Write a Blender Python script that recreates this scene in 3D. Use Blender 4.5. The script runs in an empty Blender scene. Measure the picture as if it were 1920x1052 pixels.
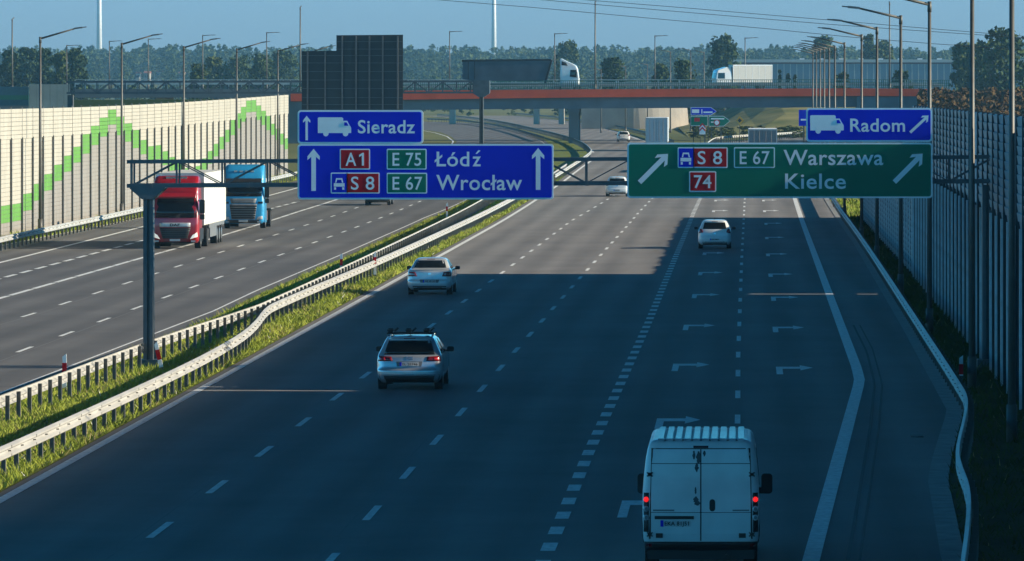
import bpy, bmesh, math, random
import numpy as np
from math import pi, sin, cos, radians, sqrt
from mathutils import Vector, Matrix

S = bpy.context.scene
COL = S.collection
# ------------------------------------------------------------------ camera
# pixel measure of the 1920 x 1052 photograph: focal length, vanishing point of the motorway, eye height
F, CX, HY, H = 11000.0, 1399.0, 169.0, 8.3
cd = bpy.data.cameras.new('camera'); cam = bpy.data.objects.new('camera', cd); COL.objects.link(cam)
cam.location = (0, 0, H); cam.rotation_euler = (radians(90), 0, 0)
cd.sensor_width = 36.0; cd.lens = 36.0 * F / 1920.0
cd.shift_x = (960 - CX) / 1920.0; cd.shift_y = -(526 - HY) / 1920.0
cd.clip_start = 1.0; cd.clip_end = 20000
S.camera = cam
# ------------------------------------------------------------------ light
SUN_EL = radians(18.5); SUN_AZ = radians(2)   # low sun from the right, a little behind the camera
w = bpy.data.worlds.new('World'); S.world = w; w.use_nodes = True
nt = w.node_tree; bg = nt.nodes['Background']
sky = nt.nodes.new('ShaderNodeTexSky'); sky.sky_type = 'NISHITA'; sky.sun_disc = False
sky.sun_elevation = SUN_EL; sky.sun_rotation = radians(90) + SUN_AZ; sky.altitude = 100
sky.air_density = 1.0; sky.dust_density = 0.6; sky.ozone_density = 2.0
mx = nt.nodes.new('ShaderNodeMix'); mx.data_type = 'RGBA'; mx.blend_type = 'MULTIPLY'
mx.inputs[0].default_value = 1.0
tcw = nt.nodes.new('ShaderNodeTexCoord'); sx = nt.nodes.new('ShaderNodeSeparateXYZ'); rw = nt.nodes.new('ShaderNodeValToRGB')   # paler towards the horizon, deep blue overhead
nt.links.new(tcw.outputs['Generated'], sx.inputs[0]); nt.links.new(sx.outputs['Z'], rw.inputs[0]); nt.links.new(rw.outputs[0], mx.inputs[7])
rw.color_ramp.elements[0].position = 0.0; rw.color_ramp.elements[0].color = (0.70, 1.22, 2.45, 1)
rw.color_ramp.elements[1].position = 0.6; rw.color_ramp.elements[1].color = (0.0, 0.09, 0.19, 1)
for p_, c_ in ((.018, (.68, 1.22, 2.45)), (.06, (.75, 3.3, 5.2)), (.2, (.12, 2.0, 3.4)), (.35, (.0, .20, .42))):  # brighter band low above the horizon, out of view, added to light shaded faces
    e_ = rw.color_ramp.elements.new(p_); e_.color = (*c_, 1)
nt.links.new(sky.outputs[0], mx.inputs[6]); nt.links.new(mx.outputs[2], bg.inputs[0])
bg.inputs[1].default_value = 0.052
sd = bpy.data.lights.new('sun', 'SUN'); sun = bpy.data.objects.new('sun', sd); COL.objects.link(sun)
sd.energy = 5.0; sd.angle = radians(0.5); sd.color = (1.0, 0.88, 0.68)
sun.rotation_euler = Vector((-cos(SUN_EL)*cos(SUN_AZ), cos(SUN_EL)*sin(SUN_AZ), -sin(SUN_EL))).to_track_quat('-Z', 'Y').to_euler()
S.view_settings.view_transform = 'Standard'; S.view_settings.look = 'None'
S.view_settings.exposure = 0.75; S.view_settings.gamma = 1.0
S.cycles.use_denoising = True
S.cycles.max_bounces = 6; S.cycles.volume_bounces = 0
# ------------------------------------------------------------------ helpers
def sstep(a, b, x):
    t = min(1, max(0, (x - a) / (b - a))); return t * t * (3 - 2 * t)
def gz(Y):
    return 1.0 * sstep(350, 650, Y) + 15.0 * sstep(2300, 3900, Y)
def yg(py, z=0.0):                       # depth of the ground (raised by z) seen at picture row py
    Y = (H - z) * F / (py - HY)
    for _ in range(60): Y = 0.5 * Y + 0.5 * (H - z - 1.0 * sstep(350, 650, Y)) * F / (py - HY)
    return Y
def G(px, py, z=0.0):
    Y = yg(py, z); return ((px - CX) * Y / F, Y)
def P(px, py, Y): return Vector(((px - CX) * Y / F, Y, H - (py - HY) * Y / F))
def PX(px, Y): return (px - CX) * Y / F
def PZ(py, Y): return H - (py - HY) * Y / F
class MB:
    def __init__(s): s.v = []; s.f = []; s.m = []
    def add(s, vs, fs, m=0):
        b = len(s.v); s.v += [tuple(p) for p in vs]
        for f in fs: s.f.append(tuple(i + b for i in f)); s.m.append(m)
        return s
    def box(s, x0, x1, y0, y1, z0, z1, m=0):
        return s.add([(x0,y0,z0),(x1,y0,z0),(x1,y1,z0),(x0,y1,z0),(x0,y0,z1),(x1,y0,z1),(x1,y1,z1),(x0,y1,z1)],
            [(0,3,2,1),(4,5,6,7),(0,1,5,4),(1,2,6,5),(2,3,7,6),(3,0,4,7)], m)
    def cbox(s, x, y, z, dx, dy, dz, m=0): return s.box(x-dx/2,x+dx/2,y-dy/2,y+dy/2,z-dz/2,z+dz/2,m)
    def tube(s, p, q, r0, r1=None, n=8, m=0, caps=True):
        r1 = r0 if r1 is None else r1
        p, q = Vector(p), Vector(q); d = (q - p).normalized()
        a = d.orthogonal().normalized(); b = d.cross(a)
        vs = [p + r0*(a*cos(2*pi*i/n) + b*sin(2*pi*i/n)) for i in range(n)] + [q + r1*(a*cos(2*pi*i/n) + b*sin(2*pi*i/n)) for i in range(n)]
        fs = [(i, (i+1) % n, n + (i+1) % n, n + i) for i in range(n)]
        if caps: fs += [tuple(range(n-1, -1, -1)), tuple(range(n, 2*n))]
        return s.add(vs, fs, m)
    def bar(s, p, q, w, h, m=0):         # rectangular bar, h measured towards world up
        p, q = Vector(p), Vector(q); d = (q - p).normalized(); u = Vector((0,0,1))
        if abs(d.z) > .95: u = Vector((0,1,0))
        a = d.cross(u).normalized(); b = a.cross(d).normalized()
        c = [(-w/2,-h/2),(w/2,-h/2),(w/2,h/2),(-w/2,h/2)]
        vs = [p+a*x+b*y for x,y in c] + [q+a*x+b*y for x,y in c]
        return s.add(vs, [(0,1,5,4),(1,2,6,5),(2,3,7,6),(3,0,4,7),(3,2,1,0),(4,5,6,7)], m)
    def prism(s, pts, y0, y1, m=0):      # outline in x,z extruded in y
        n = len(pts); vs = [(x,y0,z) for x,z in pts] + [(x,y1,z) for x,z in pts]
        return s.add(vs, [tuple(range(n)), tuple(range(2*n-1, n-1, -1))] + [(i, n+i, n+(i+1)%n, (i+1)%n) for i in range(n)], m)
    def prism_x(s, pts, x0, x1, m=0):    # outline in y,z extruded in x
        n = len(pts); vs = [(x0,y,z) for y,z in pts] + [(x1,y,z) for y,z in pts]
        return s.add(vs, [tuple(range(n-1,-1,-1)), tuple(range(n, 2*n))] + [((i+1)%n, n+(i+1)%n, n+i, i) for i in range(n)], m)
    def wheel(s, x, y, z, r, wd, m=0):
        return s.tube((x-wd/2,y,z),(x+wd/2,y,z),r,r,20,m)
    def build(s, name, mats, parent=None, smooth=False, world=False):
        me = bpy.data.meshes.new(name); vs = s.v
        if world and parent is not None:
            o = parent
            ox = Vector((0,0,0))
            while o is not None: ox += o.location; o = o.parent
            vs = [(x-ox.x, y-ox.y, z-ox.z) for x,y,z in vs]
        me.from_pydata(vs, [], s.f)
        for m in (mats if isinstance(mats, (list, tuple)) else [mats]): me.materials.append(m)
        me.polygons.foreach_set('material_index', s.m)
        if smooth: me.polygons.foreach_set('use_smooth', [True]*len(s.f))
        me.update()
        ob = bpy.data.objects.new(name, me); COL.objects.link(ob)
        if parent is not None: ob.parent = parent
        return ob
def npmesh(name, V, Fc, mats, midx=None, smooth=False):   # numpy verts, faces of equal size
    me = bpy.data.meshes.new(name); n, k = Fc.shape
    me.vertices.add(len(V)); me.vertices.foreach_set('co', V.astype(np.float32).ravel())
    me.loops.add(n*k); me.loops.foreach_set('vertex_index', Fc.astype(np.int32).ravel())
    me.polygons.add(n); me.polygons.foreach_set('loop_start', np.arange(0, n*k, k, dtype=np.int32))
    me.polygons.foreach_set('loop_total', np.full(n, k, dtype=np.int32))
    for m in mats: me.materials.append(m)
    if midx is not None: me.polygons.foreach_set('material_index', midx.astype(np.int32))
    me.update(calc_edges=True); me.validate()
    return me
def tag(o, label, cat, group=None, kind=None):
    if label: o['label'] = label
    if cat: o['category'] = cat
    if group: o['group'] = group
    if kind: o['kind'] = kind
    return o
def thing(name, label, cat, loc=(0,0,0), group=None, rz=0):
    o = bpy.data.objects.new(name, None); COL.objects.link(o); o.location = loc; o.rotation_euler = (0,0,rz)
    o.empty_display_size = .2
    return tag(o, label, cat, group)
def struct(o, label=None, cat=None): o['kind'] = 'structure'; return tag(o, label, cat)
def dup(root, loc, label=None, group=None, rz=None):
    r = root.copy(); COL.objects.link(r); r.location = loc
    if rz is not None: r.rotation_euler = (0,0,rz)
    if label: r['label'] = label
    if group: r['group'] = group
    for ch in list(root.children):
        c = ch.copy(); COL.objects.link(c); c.parent = r
        for g in list(ch.children):
            d = g.copy(); COL.objects.link(d); d.parent = c
    return r
ORD = ['first','second','third','fourth','fifth','sixth','seventh','eighth','ninth','tenth','eleventh','twelfth','thirteenth','fourteenth','fifteenth']
# ------------------------------------------------------------------ materials
MT = {}
def mat(name, col, rough=.6, metal=0, noise=0.15, scale=3.0, stretch=(1,1,1), col2=None, bump=0, bscale=40, coat=0, spec=.5, emit=None, estr=0):
    if name in MT: return MT[name]
    m = bpy.data.materials.new(name); m.use_nodes = True; n = m.node_tree.nodes; L = m.node_tree.links
    b = n['Principled BSDF']; b.inputs['Roughness'].default_value = rough; b.inputs['Metallic'].default_value = metal
    b.inputs['Specular IOR Level'].default_value = spec
    if coat: b.inputs['Coat Weight'].default_value = coat; b.inputs['Coat Roughness'].default_value = .05
    tc = n.new('ShaderNodeTexCoord'); mp = n.new('ShaderNodeMapping'); mp.inputs['Scale'].default_value = stretch
    L.new(tc.outputs['Object'], mp.inputs[0])
    nz = n.new('ShaderNodeTexNoise'); nz.inputs['Scale'].default_value = scale; nz.inputs['Detail'].default_value = 5
    L.new(mp.outputs[0], nz.inputs[0])
    cr = n.new('ShaderNodeValToRGB'); e = cr.color_ramp.elements
    e[0].position = .3; e[1].position = .7
    c2 = col2 or tuple(min(1, c*(1+noise)) for c in col); c1 = col if col2 else tuple(c*(1-noise) for c in col)
    e[0].color = (*c1, 1); e[1].color = (*c2, 1)
    L.new(nz.outputs[0], cr.inputs[0]); L.new(cr.outputs[0], b.inputs['Base Color'])
    if bump:
        bz = n.new('ShaderNodeTexNoise'); bz.inputs['Scale'].default_value = bscale; bz.inputs['Detail'].default_value = 3
        L.new(tc.outputs['Object'], bz.inputs[0])
        bp = n.new('ShaderNodeBump'); bp.inputs['Strength'].default_value = bump; bp.inputs['Distance'].default_value = .02
        L.new(bz.outputs[0], bp.inputs['Height']); L.new(bp.outputs[0], b.inputs['Normal'])
    if emit:
        b.inputs['Emission Color'].default_value = (*emit, 1); b.inputs['Emission Strength'].default_value = estr
    MT[name] = m; return m
def asphalt(name, a, b_):
    m = mat(name, a, .8, 0, 0, .9, (1.0, .035, 1), b_, .25, 6, spec=.12)
    n = m.node_tree.nodes; L = m.node_tree.links; b = n['Principled BSDF']
    src = b.inputs['Base Color'].links[0].from_socket     # second, finer patchiness and cross joints
    tc = [x for x in n if x.type == 'TEX_COORD'][0]
    nz = n.new('ShaderNodeTexNoise'); nz.inputs['Scale'].default_value = .12; nz.inputs['Detail'].default_value = 8; nz.inputs['Roughness'].default_value = .7
    L.new(tc.outputs['Object'], nz.inputs[0])
    mr = n.new('ShaderNodeMapRange'); mr.inputs[1].default_value = .3; mr.inputs[2].default_value = .7; mr.inputs[3].default_value = .86; mr.inputs[4].default_value = 1.12
    L.new(nz.outputs[0], mr.inputs[0])
    mm = n.new('ShaderNodeMix'); mm.data_type = 'RGBA'; mm.blend_type = 'MULTIPLY'; mm.inputs[0].default_value = 1
    L.new(src, mm.inputs[6]); L.new(mr.outputs[0], mm.inputs[7])
    sp = n.new('ShaderNodeSeparateXYZ'); L.new(tc.outputs['Object'], sp.inputs[0])      # worn wheel tracks, two to a lane
    m1 = n.new('ShaderNodeMath'); m1.operation = 'MULTIPLY_ADD'; m1.inputs[1].default_value = 2*pi/1.875; m1.inputs[2].default_value = 2*pi*6.33/1.875 + pi/2
    m2 = n.new('ShaderNodeMath'); m2.operation = 'SINE'; L.new(sp.outputs[0], m1.inputs[0]); L.new(m1.outputs[0], m2.inputs[0])
    m3 = n.new('ShaderNodeMapRange'); m3.inputs[1].default_value = -1; m3.inputs[2].default_value = 1; m3.inputs[3].default_value = 1.07; m3.inputs[4].default_value = .85
    L.new(m2.outputs[0], m3.inputs[0])
    m4 = n.new('ShaderNodeMix'); m4.data_type = 'RGBA'; m4.blend_type = 'MULTIPLY'; m4.inputs[0].default_value = 1
    L.new(mm.outputs[2], m4.inputs[6]); L.new(m3.outputs[0], m4.inputs[7]); L.new(m4.outputs[2], b.inputs['Base Color'])
    return m
M_asph = asphalt('asphalt', (.212,.202,.195), (.262,.249,.240))
M_asphl = asphalt('asphalt_left', (.135,.130,.128), (.172,.166,.163))
M_asph2 = asphalt('asphalt_old', (.085,.084,.084), (.115,.112,.110))
M_tar = mat('tar_seam', (.045,.045,.046), .7, spec=.3)
M_conc_gut = mat('gutter_concrete', (.29,.29,.28), .85, noise=.2, scale=2)
M_paint = mat('road_paint', (.66,.66,.64), .6, 0, 0, 7, (1,.4,1), (.92,.92,.90), spec=.4)
M_seam = mat('joint_paint', (.17,.165,.16), .7)
M_bank = mat('bank_grass', (.11,.135,.03), .95, 0, 0, .11, (1,.5,1.6), (.34,.29,.10), spec=.1)
M_postst = mat('post_steel', (.15,.15,.145), .6, .2, noise=.2)
M_soil = mat('meadow', (.10,.115,.03), .95, 0, 0, .02, (1,.3,1), (.20,.19,.055), spec=.1)
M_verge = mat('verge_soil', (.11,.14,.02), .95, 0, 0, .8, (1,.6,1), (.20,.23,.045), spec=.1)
M_grass = mat('grass_blades', (.17,.23,.022), .75, 0, 0, .35, (1,.5,1), (.36,.40,.06), spec=.2)
M_straw = mat('dry_stems', (.30,.25,.10), .85, noise=.2)
M_gshade = mat('shaded_grass', (.035,.050,.010), .85, 0, 0, .4, (1,.5,1), (.085,.10,.022), spec=.1)  # shade of the right wall put into the colour of the shoulder blades
M_flower = mat('white_flowers', (.7,.7,.65), .8)
M_cream = mat('wall_cream', (.40,.37,.31), .8, noise=.10, scale=1.6, stretch=(1,1,.25))
M_wgrey = mat('wall_grey', (.25,.23,.208), .8, noise=.13, scale=1.6, stretch=(1,1,.25))
M_wgreen = mat('wall_green', (.10,.27,.04), .75, noise=.16, scale=1.6, stretch=(1,1,.25))
M_wpost = mat('wall_post', (.10,.10,.095), .7, noise=.2)
M_rwall = mat('wall_alu', (.26,.28,.30), .5, .2, noise=.12, scale=1.0)
M_rpost = mat('wall_alu_post', (.52,.54,.56), .5, .3, noise=.15)
M_rweb = mat('wall_alu_shade', (.05,.055,.06), .6, .2, noise=.2)
M_galv = mat('galvanised', (.47,.47,.45), .55, .2, noise=.14, scale=2, stretch=(1,.3,1))
M_galvd = mat('galvanised_dark', (.12,.125,.13), .6, .3, noise=.2)
M_pole = mat('pole_steel', (.11,.105,.095), .55, .35, noise=.12)
M_gan = mat('gantry_steel', (.10,.115,.125), .5, .4, noise=.15)
M_blue = mat('sign_blue', (.002,.024,.60), .7, noise=.07, scale=.8, spec=.12)
M_green = mat('sign_green', (.002,.19,.115), .7, noise=.07, scale=.8, spec=.12)
M_red = mat('sign_red', (.55,.010,.018), .6, noise=.05, spec=.15)
M_white = mat('sign_white', (.90,.92,.92), .5, noise=.03)
M_back = mat('sign_back', (.035,.045,.05), .6, .2, noise=.10, scale=1)
M_orange = mat('bridge_orange', (.80,.085,.02), .7, noise=.12, scale=.4)
M_girder = mat('bridge_girder', (.14,.16,.18), .7, noise=.15, scale=.4)
M_concrete = mat('concrete', (.36,.33,.28), .85, noise=.14, scale=.35)
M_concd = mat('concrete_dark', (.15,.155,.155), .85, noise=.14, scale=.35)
M_rail = mat('railing_green', (.012,.13,.075), .55, noise=.1)
M_bush = mat('brown_bush', (.055,.030,.014), .9, 0, 0, .6, (1,1,1), (.13,.085,.035), spec=.1)
M_leafA = mat('leaf_dark', (.022,.040,.014), .8, 0, 0, .15, (1,1,1), (.055,.085,.022), spec=.15)
M_leafB = mat('leaf_mid', (.035,.055,.016), .8, 0, 0, .15, (1,1,1), (.085,.11,.028), spec=.15)
M_bark = mat('bark', (.08,.06,.045), .9)
M_wpaint = mat('car_white', (.72,.73,.72), .3, noise=.03, coat=.8)
M_silver = mat('car_silver', (.50,.52,.54), .28, .45, noise=.04, coat=.9)
M_sedan = mat('car_pearl', (.62,.65,.66), .28, .2, noise=.03, coat=.9)
M_darkp = mat('car_dark', (.02,.022,.025), .3, noise=.05, coat=.8)
M_vanp = mat('van_white', (.66,.69,.69), .42, noise=.14, scale=1.1, coat=.25)
M_glass = mat('glass_dark', (.008,.011,.013), .06, noise=.1, spec=.45)
M_black = mat('black_plastic', (.014,.014,.015), .6, noise=.2)
M_tyre = mat('tyre', (.012,.012,.012), .85)
M_rim = mat('rim', (.33,.33,.33), .35, .8)
M_chrome = mat('chrome', (.65,.65,.65), .2, .8)
M_lens = mat('red_lens', (.20,.006,.010), .2, coat=1)
M_lit = mat('lit_lens', (.6,.02,.02), .3, emit=(1,.02,.02), estr=.55)
M_clear = mat('clear_lens', (.45,.46,.47), .15, coat=1)
M_head = mat('lit_headlamp', (.8,.8,.75), .2, emit=(1,.93,.75), estr=.30)
M_plate = mat('plate_white', (.55,.56,.56), .5)
M_ink = mat('plate_ink', (.02,.02,.02), .6)
M_tred = mat('truck_red', (.34,.008,.016), .32, noise=.05, coat=.7)
M_tblue = mat('truck_blue', (.03,.31,.58), .32, noise=.06, coat=.7)
M_tarp = mat('tarp_white', (.66,.64,.58), .65, noise=.05, scale=.6)
M_grey = mat('grey_plastic', (.16,.165,.17), .5)
M_tub = mat('tipper_tub', (.075,.095,.115), .55, .3, noise=.2, scale=.6)
M_tgrey = mat('trailer_door', (.40,.44,.47), .5, noise=.05)
M_tdark = mat('trailer_dark', (.15,.17,.19), .5, noise=.08)
M_wall = mat('shed_wall', (.20,.26,.32), .6, noise=.06, scale=.05)
M_shedroof = mat('shed_roof', (.46,.47,.46), .6, noise=.05, scale=.05)
M_shedband = mat('shed_band', (.13,.07,.075), .6)
M_house = mat('house_wall', (.34,.32,.28), .8)
M_roof = mat('house_roof', (.26,.10,.06), .8)
M_turb = mat('turbine_white', (.62,.64,.65), .5)
M_wire = mat('wire', (.03,.03,.03), .6)
M_yel = mat('sign_yellow', (.62,.32,.03), .5)
# ------------------------------------------------------------------ ground, roads
def trace(pts, z=0.0):                   # picture points -> sorted (Y, X)
    t = sorted([(G(px, py, z)[1], G(px, py, z)[0]) for px, py in pts]); return t
def fx(t):
    ys = np.array([a for a, b in t]); xs = np.array([b for a, b in t])
    def f(Y):
        if Y < ys[0]: return float(xs[0] + (Y-ys[0])*0)
        return float(np.interp(Y, ys, xs))
    return f
def rows(y0, y1):
    a = [y0]; y = y0
    base = list(np.arange(60, 400, 4.0)) + list(np.arange(400, 700, 8.0)) + list(np.arange(700, 1300, 20.0)) + list(np.arange(1300, 6001, 100.0))
    return [y0] + [b for b in base if y0 + .01 < b < y1 - .01] + [y1]
def strip(mb, y0, y1, fl, fr, dz, m=0, ncol=1, extra=()):
    ys = sorted(set(rows(y0, y1) + [e for e in extra if y0 < e < y1])); b = []
    for Y in ys:
        l, r = fl(Y), fr(Y); z = gz(Y) + dz
        b.append([(l + (r-l)*k/ncol, Y, z) for k in range(ncol+1)])
    vs = [p for r in b for p in r]; n = ncol+1
    fs = [(i*n+k, i*n+k+1, (i+1)*n+k+1, (i+1)*n+k) for i in range(len(ys)-1) for k in range(ncol)]
    mb.add(vs, fs, m)
g = MB(); strip(g, 40, 4700, lambda Y: -900, lambda Y: 900, 0)
struct(g.build('ground', M_soil))
# right carriageway (with the widening exit lanes)
tr_rl = trace([(-240,1052),(-20,935),(0,925),(980,384),(1040,345),(1092,306),(1106,290),(1090,268),(1055,257),(1000,244),(930,230),(860,221),(800,217)])
tr_rr = trace([(1768,1052),(1742,900),(1752,855),(1778,772),(1690,610),(1600,455),(1545,372),(1512,300),(1498,270)])
tr_rr2 = trace([(1240,272),(1205,262),(1170,249),(1100,232),(1040,224),(960,216),(900,211.5),(850,209.3),(800,208)])
f_rl, f_rr, f_rr2 = fx(tr_rl), fx(tr_rr), fx(tr_rr2)
YX = yg(268); 
road = MB()
strip(road, 60, YX, f_rl, f_rr, .010, 0, 3)
strip(road, YX, yg(217), f_rl, f_rr2, .010, 0, 3, [a for a, b in tr_rl])
road_r = struct(road.build('right_carriageway', M_asph))
tr_ll = trace([(-900,640),(265,410),(560,338),(690,315),(790,292),(850,272),(857,266),(846,256),(826,248),(795,243),(740,237.5),(640,233)])
tr_lr = trace([(-330,905),(0,752),(270,648),(400,596),(480,555),(640,486),(795,415),(840,395),(950,333),(1005,298),(1033,275),(1024,265),(982,248),(923,233.5),(864,229.5),(796,228),(640,226)])
f_ll, f_lr = fx(tr_ll), fx(tr_lr)
road = MB(); strip(road, 60, yg(228), f_ll, f_lr, .010, 0, 4, [a for a, b in tr_ll + tr_lr])
road_l = struct(road.build('left_carriageway', M_asphl))
road = MB()                              # slip road climbing away behind the green sign
strip(road, YX, yg(243), fx(trace([(1330,268),(1420,262),(1500,254),(1600,246),(1700,242)])), fx(trace([(1498,268),(1600,262),(1700,252),(1900,243)])), .010)
struct(road.build('slip_road', M_asph))
# painted lines, children of their road
def line(parent, name, pts, wd, dz=.018, seg=None, y0=None, y1=None, off=0.0, m=M_paint, phase=0.0):
    f = fx(trace(pts)) if not callable(pts) else pts
    ys = [a for a, b in trace(pts)] if not callable(pts) else [60, 400]
    y0 = ys[0] if y0 is None else y0; y1 = ys[-1] if y1 is None else y1
    mb = MB()
    if seg is None: strip(mb, y0, y1, lambda Y: f(Y)-wd/2+off, lambda Y: f(Y)+wd/2+off, dz)
    else:
        L, T = seg; y = y0 + phase
        while y < y1:
            strip(mb, y, min(y+L, y1), lambda Y: f(Y)-wd/2+off, lambda Y: f(Y)+wd/2+off, dz); y += T
    return mb.build(name, m, parent)
L_left = [(-210,1052),(0,940),(1005,375),(1060,338),(1108,302)]
line(road_r, 'edge_line', L_left, .24, y0=70)
line(road_r, 'edge_line', [(1112,286),(1097,270),(1062,259),(1006,246),(935,231.5),(866,222.5),(806,218)], .3)
D1 = [(225,1052),(300,995),(686,704),(924,525),(1070,415),(1200,335),(1240,300)]
D2 = [(619,1052),(698,963),(967,658),(1089,520),(1198,398),(1285,305)]
D3 = [(1019,1052),(1056,967),(1103,851),(1163,721),(1215,607),(1300,400),(1345,300)]
D4 = [(1378,1052),(1383,787),(1384,667),(1391,480),(1396,380),(1400,300)]
ph = lambda py: yg(py) - 2.0
line(road_r, 'lane_line', D1, .15, seg=(4, 12), y0=ph(995) - 24)
line(road_r, 'lane_line', D2, .15, seg=(4, 12), y0=ph(963) - 24)
line(road_r, 'lane_line', D3, .27, seg=(1.9, 3.95), y0=yg(1031) - 36)
line(road_r, 'lane_line', D4, .14, seg=(4, 12), y0=ph(787) - 48)
for D in (D1, D2, D4):                   # sealed pavement joints beside the lane lines
    line(road_r, 'pavement_joint', D, .035, dz=.014, off=-.26 if D is not D4 else .05, m=M_seam)
line(road_r, 'edge_line', [(1518,1062),(1612,715),(1606,690),(1490,372),(1470,300),(1462,272)], .31)
line(road_r, 'tar_seam', [(1590,1052),(1632,800),(1640,720),(1625,660),(1600,610)], .07, dz=.014, m=M_tar)
line(road_r, 'tar_seam', [(1612,1052),(1648,800),(1654,720),(1636,655),(1612,610)], .05, dz=.014, m=M_tar)
mb = MB(); mb.cbox(PX(1719, yg(819)), yg(819), .02, .30, .8, .02); mb.build('drain_grate', M_black, road_r)
for py in (412, 455, 560):               # faint cross joints in the pavement
    Y = yg(py); mb = MB(); strip(mb, Y, Y+.10, lambda Y: -16.0, f_rr, .014); mb.build('pavement_joint', M_seam, road_r)
line(road_r, 'lane_line', [(1195,262),(1165,252),(1110,239),(1030,227)], .2, seg=(4, 12))
line(road_r, 'edge_line', [(1228,271),(1196,261),(1160,248.5),(1090,232),(1030,224)], .24)
# left carriageway lines
LA = [(-300,780),(17,667),(170,610),(353,542),(535,475),(760,390),(870,340)]
LB = [(-300,690),(52,592),(242,530),(418,472),(690,382),(820,330)]
LC = [(-200,615),(0,560),(245,490),(400,447),(560,397),(700,352)]
LD = [(-200,577),(0,523),(265,452),(400,418),(560,378)]
LE = [(-200,540),(0,493),(270,425),(560,352),(690,318),(795,291),(846,273),(850,265),(838,256),(815,249),(790,244.5)]
line(road_l, 'lane_line', LA, .15, seg=(4, 12)); line(road_l, 'lane_line', LB, .15, seg=(4, 12), phase=3)
line(road_l, 'lane_line', LC, .24, seg=(7.4, 8.0)); line(road_l, 'lane_line', LD, .24, seg=(4, 6))
line(road_l, 'edge_line', LE, .24)
line(road_l, 'edge_line', [(-200,832),(0,738),(270,634),(400,584),(480,546),(640,478),(795,409),(840,391),(950,338),(1000,301),(1026,276),(1017,266),(975,249),(916,234),(860,230)], .10, dz=.018)
for D in (LA, LB): line(road_l, 'pavement_joint', D, .035, dz=.014, off=.2, m=M_seam)
# turn arrows
def arrow(x, Y, k=1.0):
    mb = MB(); z = lambda y: gz(Y+y) + .018
    def quadm(a): mb.add([(x+p, Y+q, z(q)) for p, q in a], [tuple(range(len(a)))])
    quadm([(-.54,0),(-.35,0),(-.35,3.4),(-.54,3.4)])
    quadm([(-.54,3.4),(.18,3.4),(.18,4.7),(-.54,4.7)])
    quadm([(.18,2.4),(.56,4.05),(.18,5.7)])
    return mb.build('turn_arrow', M_paint, road_r)
for px, py in [(1185,972),(1268,806),(1293,697),(1309,620),(1322,560),(1331,517),(1337,479),(1341,447),(1344,422),(1350,398),(1353,378)]:
    x, Y = G(px, py); arrow(x + (0.25 if py == 972 else 0), Y)
for px, py in [(1491,703),(1479,624),(1472,565),(1464,520),(1457,481),(1453,449),(1450,422),(1446,398),(1443,378)]:
    arrow(*G(px, py))
# gutter kerb, verge soil
mb = MB(); gl = fx(trace([(1775,1060),(1750,900),(1760,855),(1786,772),(1698,610),(1606,455),(1549,372),(1515,300)]))
strip(mb, 90, yg(300), lambda Y: f_rr(Y)-.03, lambda Y: f_rr(Y)+.40, .03); struct(mb.build('gutter', M_conc_gut))
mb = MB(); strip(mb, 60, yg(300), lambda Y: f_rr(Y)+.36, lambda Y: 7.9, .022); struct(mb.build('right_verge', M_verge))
M_vshade = mat('verge_shaded', (.03,.032,.012), .95, 0, 0, .8, (1,.6,1), (.06,.065,.02), spec=.1)  # verge colour darkened to carry the shade below the right wall
bpy.data.objects['right_verge'].data.materials[0] = M_vshade
mb = MB(); strip(mb, 60, yg(262), f_lr, f_rl, .022, 0, 3); struct(mb.build('median_verge', M_verge))
mb = MB(); strip(mb, 250, 640, lambda Y: -41.2, lambda Y: f_ll(Y), .022, 0, 2); struct(mb.build('left_verge', M_verge))
mb = MB(); strip(mb, 290, 470, lambda Y: f_ll(Y)-.30, lambda Y: f_ll(Y), .03); struct(mb.build('left_kerb', M_concrete))
# grass
rng = np.random.default_rng(5)
def blades(name, n, fl, fr, y0, y1, h0, h1, wd, label, flowers=0, pw=1.6, gm=None, straw=.10):
    u = rng.random(n); Y = y0 + (y1-y0)*u**pw; t = rng.random(n)
    L = np.array([fl(y) for y in Y]); R = np.array([fr(y) for y in Y]); X = L + (R-L)*t
    cl = .55 + .9*np.clip(.5+.5*np.sin(X*2.1+Y*.37)*np.cos(Y*.23-X), 0, 1)
    hh = (h0 + (h1-h0)*rng.random(n)**2) * cl; a = rng.random(n)*2*pi; ln = (rng.random((n,2))-.5)*hh[:,None]*1.9
    z = np.array([gz(y) for y in Y]) + .02; sc = .6 + Y/420.; ww = wd*(.6+.8*rng.random(n))*sc
    dx, dy = np.cos(a)*ww, np.sin(a)*ww
    V = np.zeros((n*3,3)); V[0::3] = np.c_[X-dx, Y-dy, z]; V[1::3] = np.c_[X+dx, Y+dy, z]; V[2::3] = np.c_[X+ln[:,0], Y+ln[:,1], z+hh]
    mi = np.where(rng.random(n) < flowers, 1, np.where(rng.random(n) < straw*(1+np.sin(Y*.31+X)), 2, 0))
    me = npmesh(name, V, np.arange(n*3).reshape(n,3), [gm or M_grass, M_flower, M_straw], mi)
    o = bpy.data.objects.new(name, me); COL.objects.link(o); tag(o, label, 'grass', None, 'stuff'); return o
blades('median_grass', 170000, lambda Y: f_lr(Y)+.15, lambda Y: f_rl(Y)-.03, 96, 560, .05, .22, .020, 'bright green roadside grass filling the median between the guardrails', .006)
blades('verge_grass', 26000, lambda Y: -40.9, lambda Y: f_ll(Y)-.32, 285, 560, .10, .38, .03, 'bright green grass strip in front of the white noise wall', .0, 1.0)
blades('lit_grass', 6000, lambda Y: f_rr(Y)+.42, lambda Y: 8.6, 379, 480, .08, .3, .03, 'sunlit patch of grass beyond the end of the grey noise wall', 0, 1.0)
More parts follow.
